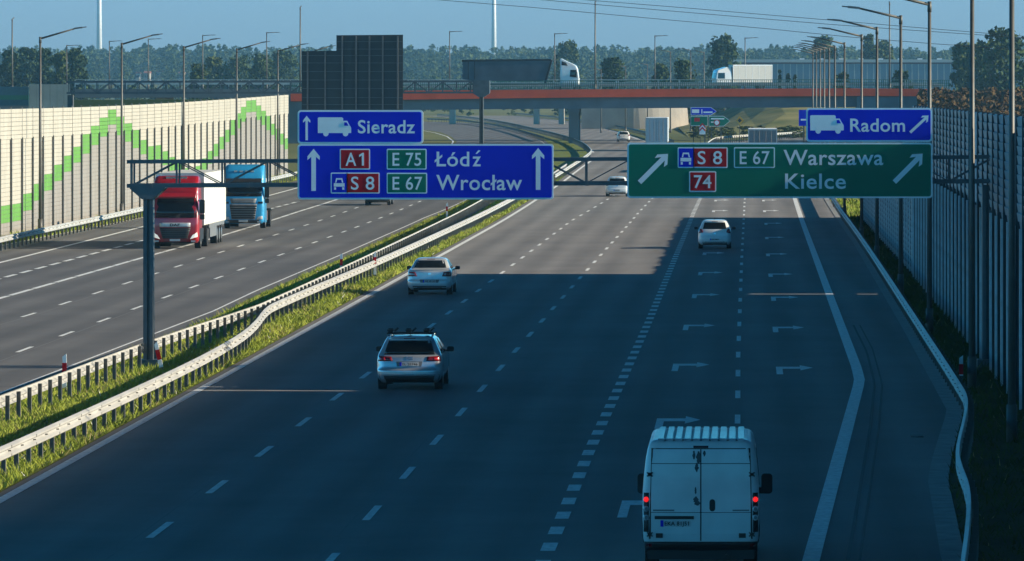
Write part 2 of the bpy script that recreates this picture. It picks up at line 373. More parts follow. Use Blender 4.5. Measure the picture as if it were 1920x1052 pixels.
blades('shaded_grass', 16000, lambda Y: f_rr(Y)+.42, lambda Y: 7.3, 95, 379, .06, .28, .02, 'shaded grass strip between the right guardrail and the grey noise wall', 0, 1.2, M_gshade, .02)
# ------------------------------------------------------------------ guardrails
WB = [(0,-.155),(.045,-.11),(.045,-.07),(0,-.02),(0,.02),(.045,.07),(.045,.11),(0,.155)]
def guardrail(name, label, pts, side, zc=.60, gap=2.0, mat_=None, y_stop=None, world_pts=None, group=None, npost=100, hpost=.72):
    """pts are picture points along the middle of the beam; side is +1 when the beam bulges towards +X"""
    if world_pts is None: w_ = [(G(px, py, zc)[0], G(px, py, zc)[1]) for px, py in pts]
    else: w_ = world_pts
    root = thing(name, label, 'guardrail', (w_[0][0], w_[0][1], gz(w_[0][1])), group)
    P2 = [Vector(p) for p in w_]
    for _ in range(2):                   # round the bends
        Q = [P2[0]]
        for a, b in zip(P2, P2[1:]): Q += [a.lerp(b, .25), a.lerp(b, .75)]
        P2 = Q + [P2[-1]]
    cum = [0]
    for a, b in zip(P2, P2[1:]): cum.append(cum[-1] + (b-a).length)
    def at(d):
        for i in range(len(P2)-1):
            if d <= cum[i+1] or i == len(P2)-2:
                t = (d-cum[i])/max(1e-6, cum[i+1]-cum[i]); return P2[i].lerp(P2[i+1], t)
    tot = cum[-1]
    def dirn(d):
        a, b = at(max(0,d-1.2)), at(min(tot,d+1.2)); return (b-a).normalized()
    nst = int(tot/2.0)+1; vs = []; fs = []; k = len(WB)
    for i in range(nst+1):
        d = min(tot, i*tot/nst); p = at(d); t = dirn(d); nn = Vector((t.y, -t.x))*side
        for dd, z in WB: q = p + nn*(dd*1.6); vs.append((q.x, q.y, gz(q.y)+zc+z))
        for dd, z in WB: q = p + nn*(dd*1.6-.012); vs.append((q.x, q.y, gz(q.y)+zc+z))
    K = 2*k
    for i in range(nst):
        a = i*K; b = a+K
        for j in range(k-1):
            fs.append((a+j, a+j+1, b+j+1, b+j)); fs.append((a+k+j, b+k+j, b+k+j+1, a+k+j+1))
        fs.append((a, b, b+k, a+k)); fs.append((a+k-1, a+2*k-1, b+2*k-1, b+k-1))
    bm_ = MB().add(vs, fs)
    for i in range(int(min(tot, 420)/2.0)):        # bolt heads and lapped joints along the beam
        p = at(i*2.0+.5); t = dirn(i*2.0+.5); nn = Vector((t.y, -t.x))*side; q = p + nn*.03; z_ = gz(q.y)+zc
        bm_.box(q.x-.03, q.x+.03, q.y-.02, q.y+.02, z_-.014, z_+.014, 1)
        if i % 2 == 0: a_ = p + nn*.078; bm_.box(a_.x-.004, a_.x+.004, a_.y-.015, a_.y+.015, z_+.06, z_+.125, 1); bm_.box(a_.x-.004, a_.x+.004, a_.y-.015, a_.y+.015, z_-.125, z_-.06, 1)
    bm_.build('beam', [mat_ or M_galv, M_postst], root, world=True)
    n = int(tot/gap); pm = MB()
    pm.box(-.05,.05,-.012,.012,-.02,hpost); pm.box(-.05,-.038,-.05,.05,-.02,hpost); pm.box(.038,.05,-.05,.05,-.02,hpost)
    pm.box(-.03,.03,-.03,.03,zc-.05,zc+.05)
    first = None; rest = MB()
    for i in range(n+1):
        p = at(min(tot, i*gap+.5)); t = dirn(i*gap); nn = Vector((t.y,-t.x))*side; q = p - nn*.10
        loc = (q.x-root.location.x, q.y-root.location.y, gz(q.y)-root.location.z)
        if i < npost:
            if first is None: first = pm.build('post', M_postst, root); o = first
            else: o = first.copy(); COL.objects.link(o)
            o.parent = root; o.location = loc
        else: rest.box(q.x-.05,q.x+.05,q.y-.02,q.y+.02,gz(q.y)-.02,gz(q.y)+hpost)
    if rest.v:
        o = rest.build('post', M_postst, root, world=True); o['kind'] = 'stuff'
    return root
guardrail('guardrail', 'long sunlit steel guardrail beside the left edge of the near carriageway', [(-160,920),(0,853),(335,700),(440,643),(478,613),(497,585),(520,572),(700,496),(860,423),(955,376),(1010,346),(1062,310)], 1)
guardrail('guardrail', 'steel guardrail with close dark posts along the far side of the median', [(-200,825),(0,754),(270,650),(480,581),(500,572),(640,508),(840,412),(930,362),(985,326)], -1)
guardrail('guardrail', 'steel guardrail at the foot of the white and green noise wall', [(-120,480),(0,449),(265,392),(400,360),(556,325)], 1, npost=100)
guardrail('guardrail', 'shaded guardrail winding along the right shoulder below the grey noise wall', [(1808,1075),(1818,1000),(1821,930),(1800,880),(1797,850),(1812,790),(1816,760),(1805,735),(1700,575),(1618,450),(1562,373),(1530,320)], -1)
guardrail('guardrail', 'pale guardrail curving round the tip of the median beyond the gantry', [(1040,331),(1085,303),(1107,288),(1109,281),(1090,266),(1055,254),(1000,241),(940,228),(880,219.5),(820,214.5)], 1, gap=4, npost=60)
guardrail('guardrail', 'bright pale guardrail with bent end beside the slip road under the bridge', [(1328,268),(1336,262),(1345,258.5),(1400,254),(1470,250.5),(1508,247)], -1, gap=3, hpost=.9, zc=.85)
guardrail('guardrail', 'grey guardrail curving left beyond the bridge along the outer road edge', [(1262,264),(1225,252),(1190,243),(1120,229),(1050,219.5),(960,212)], -1, gap=5, npost=60, mat_=M_galvd)
guardrail('guardrail', 'dark guardrail along the curving left carriageway above the blue lorry sign', [(1020,258),(960,240),(900,229),(840,224.5),(800,223)], 1, gap=6, npost=40, mat_=M_galvd)
# delineator posts
def delin(x, Y, label, lean=0.0, h=1.0):
    r = thing('delineator_post', label, 'road marker', (x, Y, gz(Y)), 'white delineator posts along the guardrails')
    m = MB(); m.prism([(-.06,0),(.06,0),(.055,h),(-.055,h-.08)], -.02, .02); o = m.build('post', M_white, r)
    m = MB(); m.box(-.062,.062,-.027,-.018,h-.55,h-.25); m.build('reflector_band', M_red, r)
    m = MB(); m.box(-.062,.062,-.026,-.018,.0,.12); m.build('foot', M_galvd, r)
    r.rotation_euler = (0, lean, 0); return r
def dpx(px, py, *a, z=0, **k):
    x, Y = G(px, py, z); return delin(x, Y, *a, **k)
dpx(121, 735, 'white and red marker post nearest the left picture edge, at the far median rail', h=1.05)
dpx(304, 696, 'leaning white and red marker post right of the gantry column', lean=-.22, h=.9)
dpx(640, 517, 'small marker post on the far median rail below the blue main sign', h=1.0)
dpx(703, 520, 'marker post in front of the near median rail, above the pale saloon', h=1.15)
dpx(838, 412, 'marker post at the far rail just under the right part of the blue main sign', h=1.1)
dpx(1802, 712, 'small marker post behind the winding right guardrail', h=.7)
# ------------------------------------------------------------------ noise walls
def green_top(Y): 
    d = min(abs(Y-383), abs(Y-490)); return max(1.9, 7.15 - .098*d)
root = thing('noise_wall', 'cream noise wall with a stepped green zigzag along the left carriageway', 'noise wall', (-41.3, 300, 0))
BAY = 5.0; HW = 7.35; post0 = postu = None
ys = list(np.arange(300, 530, BAY))
for i, Y in enumerate(ys):
    z0 = gz(Y+2.5) - .1; mb = MB(); yc = Y + BAY/2
    gt = round((green_top(yc))/.5)*.5; ca = .245
    nlev = 30
    for k in range(nlev):
        za = z0 + k*HW/nlev; zb = za + HW/nlev - .02; zr = za - z0 + .1
        mm = 2 if zr < gt - 1.02 else (1 if zr < gt else 0)
        xo = -41.40 if zr < 5.55 else -41.345
        mb.box(-41.5, xo, Y, Y+BAY, za, zb, mm)
    mb.box(-41.5, -41.44, Y, Y+BAY, z0, z0+HW-.02, 2)
    pn = mb.build('panel', [M_cream, M_wgreen, M_wgrey], root, world=True)
    if post0 is None:
        pm = MB(); pm.box(-.14,.075,-.09,.09,-.1,5.6,0); pm.box(-.05,.035,-.04,.04,5.6,HW,1)
        post0 = pm.build('post', [M_wpost, M_wgrey], root); o = post0
    else: o = post0.copy(); COL.objects.link(o)
    o.location = (-41.36-root.location.x, Y-root.location.y, gz(Y))
# right wall
XR = 7.75
root = thing('noise_wall', 'tall grey metal noise wall shading the right edge of the motorway', 'noise wall', (XR, 60, 0))
def xr(Y): return 7.25 + .35*sstep(120, 270, Y)
gaps = {(161.0, 0), (238.0, 1)}
post0 = {}
Y = 60.0; i = 0
while Y < 378:
    tall = 7.6 if Y < 262 else (3.95, 3.99, 3.92, 3.96)[i % 4]
    y0, y1 = Y, Y+4.0; x = xr(Y+2); mb = MB(); n = int(tall/.5)
    holes = []
    if y0 <= 161 < y1: holes = [(160.9, 161.5, 6.2, 9), (162.9, 163.3, 6.6, 9)]
    if y0 <= 238 < y1: holes = [(237.9, 238.7, 1.0, 2.4)]
    n = int(tall/.25)
    for k in range(n):
        za = k*tall/n; zb = za + tall/n; xo = x if (za < 4.6 and tall > 5) else x - .07
        segs = [(y0, y1)]
        for (ha, hb, hz0, hz1) in holes:
            if zb > hz0 and za < hz1:
                segs = [s2 for (a, b) in segs for s2 in ((a, min(b, ha)), (max(a, hb), b)) if s2[1]-s2[0] > .05]
        for a, b in segs:
            mb.add([(xo,a,za),(xo-.035,a,zb-.03),(xo+.02,a,zb),(x+.15,a,zb),(x+.15,a,za),(xo,b,za),(xo-.035,b,zb-.03),(xo+.02,b,zb),(x+.15,b,zb),(x+.15,b,za)],
                   [(0,1,6,5),(1,2,7,6),(2,3,8,7),(3,4,9,8),(0,4,3,2,1),(5,6,7,8,9)], 0)
    mb.build('panel', [M_rwall, M_rpost], root, world=True)
    key = tall
    if key not in post0:
        pm = MB()
        if tall > 5: pm.box(-.22,-.15,-.10,.10,-.1,4.7,0); pm.box(-.149,.12,-.03,.03,-.1,4.7,1); pm.box(-.15,.12,-.05,.05,4.701,tall+.02,1)
        else: pm.box(-.16,-.10,-.08,.08,-.1,tall+.03,0); pm.box(-.099,.12,-.03,.03,-.1,tall+.02,1)
        post0[key] = o = pm.build('post', [M_rpost, M_rweb], root)
    else: o = post0[key].copy(); COL.objects.link(o)
    o.location = (x-root.location.x, Y-60, 0)
    Y += 4.0; i += 1
mb = MB(); x = xr(198); mb.box(x-.17, x-.08, 185, 190.5, 4.75, 7.5); mb.build('smooth_panel', mat('wall_blue', (.10,.22,.30), .5), root, world=True)
# ------------------------------------------------------------------ street lamps
def lamp(x, Y, h, arm, rise, label, group, z=None, r=.085, dirv=(1,0), head=True, sc=1.0, m=M_pole):
    z = gz(Y) if z is None else z
    t = thing('street_lamp', label, 'street lamp', (x, Y, z), group)
    p = MB(); p.tube((0,0,-.05),(0,0,h), r*1.25, r*.72, 8); p.tube((0,0,-.05),(0,0,.9), r*1.7, r*1.6, 8); p.build('pole', m, t, True)
    e = Vector((dirv[0]*arm, dirv[1]*arm, h+rise)); a = MB(); a.tube((0,0,h-.05), e, r*.7, r*.5, 6); a.tube((0,0,h-.3),(0,0,h+.06), r*.95, r*.85, 8); a.build('arm', m, t, True)
    if head:
        d = Vector((dirv[0], dirv[1], rise/max(arm,.1)*.5)).normalized(); hd = MB()
        hd.bar(e-d*.1, e+d*.38*sc, .22*sc, .09*sc); hd.bar(e+d*.38*sc, e+d*.62*sc, .15*sc, .05*sc); hd.build('lamp_head', M_grey, t)
    return t
gL = 'street lamps along the white noise wall'
for i, Yl in enumerate((294, 337, 381, 423, 467, 508, 552, 596, 640)):
    lamp(-40.55 if Yl < 540 else -41 - (Yl-540)*.02, Yl, 11.3-.25*gz(Yl), 2.05, .55, ('street lamp in front of the white noise wall, %s from the left picture edge' % ORD[max(0,i-1)]) if 0 < i < 6 else 'street lamp in the row receding beyond the white noise wall, %s of its row' % ORD[i], gL)
gR = 'street lamps along the grey noise wall'
for i, Yl in enumerate((138, 163, 199, 236, 279, 316, 371, 411, 451, 491, 531, 575, 620)):
    xx = {138: 6.25, 163: 6.28}.get(Yl, 6.22 + max(0, (Yl-411))*.004)
    lamp(xx, Yl, 11.25, 1.75, .36, 'street lamp beside the grey noise wall, %s counted from the right picture edge' % ORD[i], gR, dirv=(-1, 0), r=.078)
# ------------------------------------------------------------------ sign gantry
def letter_mesh(txt, x0, x1, zb, cap, bold=.018):
    """flat outline of the text, scaled to x0..x1 with the given capital height, as verts and faces in x,z"""
    def ev(s):
        c = bpy.data.curves.new('lettering', 'FONT'); c.body = s; c.size = 1.0; c.offset = bold; c.resolution_u = 4; c.space_character = 1.05
        o = bpy.data.objects.new('lettering', c); COL.objects.link(o); dg = bpy.context.evaluated_depsgraph_get(); dg.update()
        me = bpy.data.meshes.new_from_object(o.evaluated_get(dg)); v = [tuple(p.co) for p in me.vertices]; f = [tuple(p.vertices) for p in me.polygons]
        bpy.data.objects.remove(o); bpy.data.curves.remove(c); bpy.data.meshes.remove(me); return v, f
    global CAPH
    if 'CAPH' not in globals():
        v, f = ev('E'); CAPH = max(p[1] for p in v)
    v, f = ev(txt); a = min(p[0] for p in v); b = max(p[0] for p in v)
    k = cap/CAPH; kx = (x1-x0)/(b-a)
    return [(x0+(p[0]-a)*kx, zb+p[1]*k) for p in v], f
def letters(v, f, y, sx=1):
    """one flat mesh; touching letters lie a millimetre apart in depth"""
    par = list(range(len(v)))
    def find(i):
        while par[i] != i: par[i] = par[par[i]]; i = par[i]
        return i
    for q in f:
        for i in q[1:]: par[find(i)] = find(q[0])
    ids = {}; 
    for i in range(len(v)): ids.setdefault(find(i), len(ids))
    mb = MB(); mb.add([(sx*a, y - .0015*(ids[find(i)] % 4), b) for i, (a, b) in enumerate(v)], f); return mb
def rrect(x0, x1, z0, z1, r, n=5):
    pts = []
    for cx, cz, a0 in ((x1-r,z0+r,-90),(x1-r,z1-r,0),(x0+r,z1-r,90),(x0+r,z0+r,180)):
        for i in range(n+1):
            a = radians(a0+90*i/n); pts.append((cx+r*cos(a), cz+r*sin(a)))
    return pts
YS = 174.3; PPM = F/YS
class Sign:
    """one board; all given in picture pixels, turned into metres at the board's own place"""
    def __init__(s, label, x0, x1, y0, y1, m, Y=YS, name='sign_board', cat='road sign', rad=6):
        s.Y = Y; s.k = Y/F; s.x0 = x0; s.y1 = y1
        s.root = thing(name, label, cat, (PX(x0, Y), Y, PZ(y1, Y)))
        X = lambda px: (px-x0)*s.k; Z = lambda py: (y1-py)*s.k; s.X = X; s.Z = Z
        W, Hh = X(x1), Z(y0); b = 3.2*s.k
        MB().prism(rrect(0, W, 0, Hh, rad*s.k), 0, .05).build('border', M_white, s.root)
        MB().prism(rrect(b, W-b, b, Hh-b, max(.01,(rad-2)*s.k)), -.008, 0.001).build('panel', m, s.root)
        bk = MB()
        for i in range(1, max(2, int(W/1.3))): bk.box(i*1.3-.04, i*1.3+.04, .052, .13, .05, Hh-.05)
        bk.build('back_rib', M_galvd, s.root)
    def poly(s, name, pts, m, d=.012):
        return MB().prism([(s.X(a), s.Z(b)) for a, b in pts][::-1] if False else [(s.X(a), s.Z(b)) for a, b in pts], -d, -d+.006).build(name, m, s.root)
    def text(s, name, t, x0, x1, yb, cap, m=None, d=.016, bold=.018):
        v, f = letter_mesh(t, s.X(x0), s.X(x1), s.Z(yb), cap*s.k, bold)
        return letters(v, f, -d).build(name, m or M_white, s.root)
    def shield(s, x0, x1, y0, y1, m, t=None, tx=None, cap=24, bw=2.2):
        o = MB().prism(rrect(s.X(x0), s.X(x1), s.Z(y1), s.Z(y0), 2.5*s.k), -.012, -.006).build('number_shield', M_white, s.root)
        b = bw; MB().prism(rrect(s.X(x0+b), s.X(x1-b), s.Z(y1-b), s.Z(y0+b), 1.2*s.k), -.016, -.010).build('field', m, o)
        if t:
            v, f = letter_mesh(t, s.X(tx[0]), s.X(tx[1]), s.Z((y0+y1)/2+cap/2), cap*s.k, .010)
            letters(v, f, -.020).build('lettering', M_white, o)
        return o
    def arrow_up(s, cx, y0, y1, w=4.3, hw=11.5, hh=21):
        k = w/4.3
        s.poly('arrow', [(cx, y0), (cx-hw, y0+hh*.68), (cx-hw, y0+hh), (cx-w, y0+hh*.72), (cx-w, y1), (cx+w, y1), (cx+w, y0+hh*.72), (cx+hw, y0+hh), (cx+hw, y0+hh*.68)], M_white)
    def arrow_diag(s, xa, ya, xb, yb, w=4.6, hl=24):
        d = Vector((xb-xa, yb-ya)); L = d.length; d.normalize(); n = Vector((-d.y, d.x)); a = Vector((xa, ya)); b = Vector((xb, yb))
        sh = [a+n*w, a-n*w, b-d*hl*.55-n*w, b-d*hl*.95-n*w*2.6, b-d*hl*.62-n*w*2.9, b, b-d*hl*.62+n*w*2.9, b-d*hl*.95+n*w*2.6, b-d*hl*.55+n*w]
        s.poly('arrow', [tuple(p) for p in sh][::-1], M_white)
    def lorry(s, x0, x1, y0, y1):
        w, h = x1-x0, y1-y0; q = lambda a, b: (x0+a*w, y0+b*h)
        body = [q(0,.82), q(0,.04), q(.03,0), q(.72,0), q(.76,.05), q(.76,.18), q(.88,.18), q(.94,.38), q(.985,.5), q(1,.56), q(1,.80), q(.985,.82)]
        s.poly('lorry_symbol', body[::-1], M_white)
        s.poly('lorry_symbol', [q(.79,.26), q(.79,.44), q(.92,.44), q(.865,.26)], M_blue, .018)
        for c in (.24, .83):
            s.poly('lorry_symbol', [q(c+.085*cos(t*pi/8), .83+.165*sin(t*pi/8)) for t in range(16)][::-1], M_white, .0135)
    def carsym(s, x0, x1, y0, y1, par):
        w, h = x1-x0, y1-y0; q = lambda a, b: (s.X(x0+a*w), s.Z(y0+b*h)); mb = MB()
        def pr(p): mb.prism([q(a,b) for a, b in p][::-1], -.022, -.017)
        pr([(.18,.42),(.26,.08),(.74,.08),(.82,.42),(.72,.42),(.66,.2),(.34,.2),(.28,.42)]); pr([(.08,.46),(.92,.46),(.92,.72),(.08,.72)])
        pr([(.1,.76),(.26,.76),(.26,.95),(.1,.95)]); pr([(.74,.76),(.9,.76),(.9,.95),(.74,.95)])
        mb.build('car_symbol', M_white, par)
gan = thing('sign_gantry', 'dark steel lattice gantry carrying the blue and green signs over the road', 'gantry', (PX(277, 175.2), 175.2, 0))
Yg = 175.0
def chord(name, pya, pyb, y, w, h):
    mb = MB(); a = P(238, pya, Yg); b = P(1873, pyb, Yg); a.y = b.y = y
    mb.bar(a, b, w, h); mb.bar(a+Vector((0,0,h*.5)), b+Vector((0,0,h*.5)), w*1.25, .02); mb.bar(a-Vector((0,0,h*.5)), b-Vector((0,0,h*.5)), w*1.25, .02)
    for i in range(18):
        q = a.lerp(b, (i+.5)/18); mb.cbox(q.x, q.y, q.z, .10, w*1.5, h*1.35)
    mb.build(name, M_gan, gan, world=True)
for y in (175.0, 175.9):
    chord('top_chord', 303.5, 294.5, y, .09, .085); chord('bottom_chord', 348.5, 340, y, .10, .10)
vb = {175.0: MB(), 175.9: MB()}; db = {175.0: MB(), 175.9: MB()}; hb = MB()
nb = 19
for i in range(nb+1):
    t = i/nb; px = 246 + t*(1866-246); top = P(px, 303-9*t, Yg); bot = P(px, 348-8*t, Yg)
    for y in (175.0, 175.9):
        top.y = bot.y = y; vb[y].bar(bot, top, .055, .055)
        if i < nb:
            t2 = (i+1)/nb; px2 = 246 + t2*(1866-246); tb = P(px2, 348-8*t2, Yg); tt = P(px2, 303-9*t2, Yg); tb.y = tt.y = y
            if i % 2 == 0: db[y].bar(bot, tt, .035, .035)
            else: db[y].bar(top, tb, .035, .035)
    top.y = 175.0; q = top.copy(); q.y = 175.9; hb.bar(top, q, .05, .05)
    bot.y = 175.0; q = bot.copy(); q.y = 175.9; hb.bar(bot, q, .05, .05)
    if i < nb:
        t2 = (i+1)/nb; px2 = 246 + t2*(1866-246)
        for pa, pb in ((348-8*t, 348-8*t2), (303-9*t, 303-9*t2)):
            a = P(px, pa, Yg); b = P(px2, pb, Yg); b.y = 175.9; hb.bar(a, b, .03, .03)
            a.y = 175.9; b.y = 175.0; hb.bar(a, b, .03, .03)

for y in (175.0, 175.9): vb[y].build('upright', M_gan, gan, world=True); db[y].build('brace', M_gan, gan, world=True)
hb.build('cross_tie', M_gan, gan, world=True)
def column(cx, zt, flip=1):
    mb = MB()
    mb.box(cx-.145, cx-.03, 175.2, 175.7, .25, zt); mb.box(cx+.05, cx+.145, 175.2, 175.7, .25, zt); mb.box(cx-.029, cx+.049, 175.32, 175.58, .25, zt)
    for k in range(int(zt/.9)): mb.box(cx-.031, cx+.051, 175.27, 175.63, .5+k*.9, .58+k*.9)
    mb.box(cx-.3, cx+.3, 175.0, 175.9, -.02, .25)
    mb.build('column', M_gan, gan, world=True)
    if cx < 0: MB().prism([(cx-.16,zt-.30),(cx+.16,zt-.30),(cx+.52,zt+.02),(cx+.52,zt+.10),(cx-.52,zt+.10),(cx-.52,zt+.02)], 174.96, 175.94).build('capital', M_gan, gan, world=True)
column(PX(277.5, 175.2), PZ(355, 175)); column(PX(1851, 175.2), PZ(347, 175))
# the four boards
s = Sign('large blue sign reading Łódź and Wrocław with two upward arrows', 558, 1038, 270, 374, M_blue)
s.arrow_up(588, 279, 358); s.arrow_up(1009, 277.5, 356)
o = s.shield(637, 694, 279, 318, M_red, 'A', (648, 668))
MB().prism([(s.X(a), s.Z(b)) for a, b in [(678.5,310.5),(682.5,310.5),(682.5,286.5),(679.5,286.5),(673.5,290.5),(673.5,294.5),(678.5,291.5)]], -.022, -.018).build('lettering', M_white, o); s.shield(725, 800, 279, 318, M_green, 'E 75', (736, 790))
o = s.shield(620, 652, 323.5, 363, M_blue); s.carsym(624, 648, 332, 357, o)
s.shield(649.5, 712, 323.5, 363, M_red, 'S 8', (658, 702)); s.shield(725, 801, 324, 363, M_green, 'E 67', (736, 792))
s.text('lettering', 'Łód', 815, 880, 311.5, 27, bold=.012); s.text('lettering', 'z', 886, 901.5, 311.5, 27, bold=.012); s.poly('lettering', [(891.5,288.5),(894.5,288.5),(901,282.5),(897,281.5)], M_white, .016); s.text('lettering', 'Wrocław', 818, 979, 356, 28, bold=.012)
s = Sign('small blue sign reading Sieradz with a lorry, above the large blue sign', 558, 793.5, 206.5, 269.5, M_blue)
s.arrow_up(575, 217, 263, 2.2, 6.8, 13); s.lorry(596, 658.5, 220, 256); s.text('lettering', 'Sieradz', 671, 778, 249.5, 24, bold=.016)
s = Sign('large green sign reading Warszawa and Kielce with two slanting arrows', 1176, 1748.5, 267.5, 371.5, M_green)
s.arrow_diag(1199, 342, 1252.5, 288.5); s.arrow_diag(1677, 341.5, 1730, 288)
o = s.shield(1270.5, 1302, 276, 315, M_blue); s.carsym(1274, 1298, 284, 310, o)
s.shield(1299.5, 1364.5, 276, 315, M_red, 'S 8', (1308, 1354)); s.shield(1376, 1453, 276, 315, M_green, 'E 67', (1387, 1443))
s.shield(1292, 1343, 321, 360, M_red, '74', (1301, 1334))
s.text('lettering', 'Warszawa', 1469, 1656, 309, 28, bold=.012); s.text('lettering', 'Kielce', 1472, 1586, 353.5, 28, bold=.012)
s = Sign('small blue sign reading Radom with a lorry, above the green sign', 1511.5, 1748, 202.5, 266, M_blue)
s.arrow_diag(1706.5, 248.5, 1741, 216.5, 2.6, 14); s.lorry(1519, 1582, 216, 251); s.text('lettering', 'Radom', 1594, 1697, 246.5, 24, bold=.016)
# ------------------------------------------------------------------ far gantry, seen from behind
YF = 429.0; zb = gz(YF)
fg = thing('sign_gantry', 'far gantry behind the white noise wall with a dark lattice beam', 'gantry', (PX(902, YF), YF, zb))
for y in (YF+1.0, YF+2.0):
    for py in (153.5, 174.5):
        a = P(122, py, YF); b = P(908, py-1, YF); a.y = b.y = y; MB().bar(a, b, .13, .14).build('chord', M_gan, fg, world=True)
    vb = MB()
    for i in range(31):
        a = P(126+i*26, 153.5, YF); b = P(126+i*26, 174.5, YF)
        a.y = b.y = y; vb.bar(a, b, .06, .06)
        if i < 30:
            c = P(126+(i+1)*26, 174.5 if i % 2 else 153.5, YF); c.y = y; vb.bar(a if i % 2 else b, c, .05, .05)
    vb.build('brace', M_gan, fg, world=True)
mb = MB(); x = PX(901, YF)
for dx in (-.1, .1): mb.box(x+dx-.05, x+dx+.05, YF+1.2, YF+1.8, zb, PZ(178, YF))
mb.box(x-.12, x+.12, YF+1.3, YF+1.7, zb, PZ(178, YF)); mb.box(x-.5, x+.5, YF+1.0, YF+2.0, zb-.02, zb+.35)
mb.build('column', M_pole, fg, world=True)
MB().prism([(x-.2,PZ(182,YF)),(x+.2,PZ(182,YF)),(x+.62,PZ(175,YF)),(x+.62,PZ(151,YF)),(x-.62,PZ(151,YF)),(x-.62,PZ(175,YF))], YF+.95, YF+2.05).build('capital', M_gan, fg, world=True)
x = PX(128, YF); mb = MB(); mb.box(x-.2, x+.2, YF+1.2, YF+1.8, zb-.02, PZ(178, YF)); mb.build('column', M_pole, fg, world=True)
bs = thing('sign_board', 'back of a large dark stepped sign board on the far gantry', 'road sign', (PX(565, YF), YF, PZ(205, YF)))
def bpx(a): return PX(a, YF)
def bpz(a): return PZ(a, YF)
MB().prism([(bpx(565),bpz(214)),(bpx(755),bpz(214)),(bpx(755),bpz(65)),(bpx(630),bpz(66)),(bpx(630),bpz(95)),(bpx(565),bpz(96))], YF+.4, YF+.48).build('panel', M_back, bs, world=True)
mb = MB()
for px in (576, 609, 641, 667, 692, 717, 745):
    mb.box(bpx(px)-.05, bpx(px)+.05, YF+.22, YF+.399, bpz(213), bpz(67 if px > 630 else 97))
mb.build('stiffener', M_galvd, bs, world=True)
mb = MB()
for py in (205, 196, 183, 166, 150, 134, 118, 104, 92, 78):
    mb.box(bpx(566 if py > 96 else 631), bpx(754), YF+.37, YF+.398, bpz(py)-.02, bpz(py)+.02)
mb.build('cross_rib', M_gan, bs, world=True)
# ------------------------------------------------------------------ bridge
YB = 800.0; k_ = YB/F
ftop = [(-60,176),(545,172.5),(755,170),(1100,167.5),(1600,165.5),(1775,167)]
fbot = [(-60,190),(545,190),(755,187),(1100,182.5),(1600,180),(1775,180.5)]
gbot = [(-60,212),(545,210),(755,206.5),(1100,203.5),(1600,201),(1775,200)]
def itp(t, px): return float(np.interp(px, [a for a, b in t], [b for a, b in t]))
br = thing('road_bridge', 'orange edged road bridge crossing over the motorway', 'bridge', (PX(1075, YB), YB, gz(YB)))
def ribbon(name, ta, tb, y0, y1, m, pxs):
    mb = MB()
    for a, b in zip(pxs, pxs[1:]):
        xa, xb = PX(a, YB), PX(b, YB); za0, za1, zb0, zb1 = PZ(itp(tb,a),YB), PZ(itp(ta,a),YB), PZ(itp(tb,b),YB), PZ(itp(ta,b),YB)
        mb.add([(xa,y0,za0),(xb,y0,zb0),(xb,y1,zb0),(xa,y1,za0),(xa,y0,za1),(xb,y0,zb1),(xb,y1,zb1),(xa,y1,za1)], [(0,3,2,1),(4,5,6,7),(0,1,5,4),(1,2,6,5),(2,3,7,6),(3,0,4,7)])
    return mb.build(name, m, br, world=True)
pb = [545, 650, 755, 850, 950, 1050, 1100, 1200, 1300, 1400, 1500, 1600, 1690, 1772]
ribbon('fascia', ftop, fbot, YB, YB+.5, M_orange, pb)
ribbon('girder', [(a, b+.2) for a, b in fbot], gbot, YB+1.4, YB+2.0, M_girder, pb[:-1])
ribbon('girder', [(a, b+.2) for a, b in fbot], gbot, YB+10, YB+10.6, M_girder, pb[:-1])
ribbon('deck', [(a, b+3) for a, b in ftop], [(a, b-.2) for a, b in fbot], YB+.5, YB+13, M_asph2, pb)
ribbon('fascia', ftop, fbot, YB+13, YB+13.4, M_orange, pb)
def zdeck(px): return PZ(itp(ftop, px)+3, YB)
for px, w_ in ((1075, 1.55),):
    x = PX(px, YB); z0 = gz(YB)-.1; z1 = PZ(itp(gbot, px), YB); mb = MB()
    mb.box(x-w_/2, x+w_/2, YB+1.2, YB+10.8, z1-.6, z1)
    for y in (YB+1.6, YB+8.4): mb.box(x-w_/2+.1, x+w_/2-.1, y, y+2.0, z0, z1-.6)
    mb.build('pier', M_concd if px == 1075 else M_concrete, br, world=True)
mb = MB(); x0, x1 = PX(1607, YB), PX(1722, YB)     # right abutment
mb.prism([(x0, .9), (x1+2.2, .9), (x1+2.2, PZ(206,YB)), (x1, PZ(181,YB)), (x0, PZ(181,YB))], YB+.6, YB+13); mb.build('abutment', mat('abutment', (.17,.22,.25), .8, noise=.12, scale=.3), br, world=True)
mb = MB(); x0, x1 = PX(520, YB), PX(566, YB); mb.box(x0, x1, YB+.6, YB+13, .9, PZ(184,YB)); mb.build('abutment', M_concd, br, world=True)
rl = MB(); xs = np.arange(PX(545,YB), PX(1795,YB), 2.0)
for a, b in zip(xs, xs[1:]):
    pa, pc = CX + a*F/YB, CX + b*F/YB; za, zb_ = PZ(itp(ftop,pa),YB), PZ(itp(ftop,pc),YB)
    rl.bar((a,YB+.2,za-.05),(a,YB+.2,za+1.25),.07,.07)
    for hh in (.12,.45,.78,1.2): rl.bar((a,YB+.2,za+hh),(b,YB+.2,zb_+hh),.05,.06)
    for j in range(1,7): rl.bar((a+(b-a)*j/7,YB+.2,za+.15),(a+(b-a)*j/7,YB+.2,za+1.18),.075,.02)
rl.build('railing', M_rail, br, world=True)
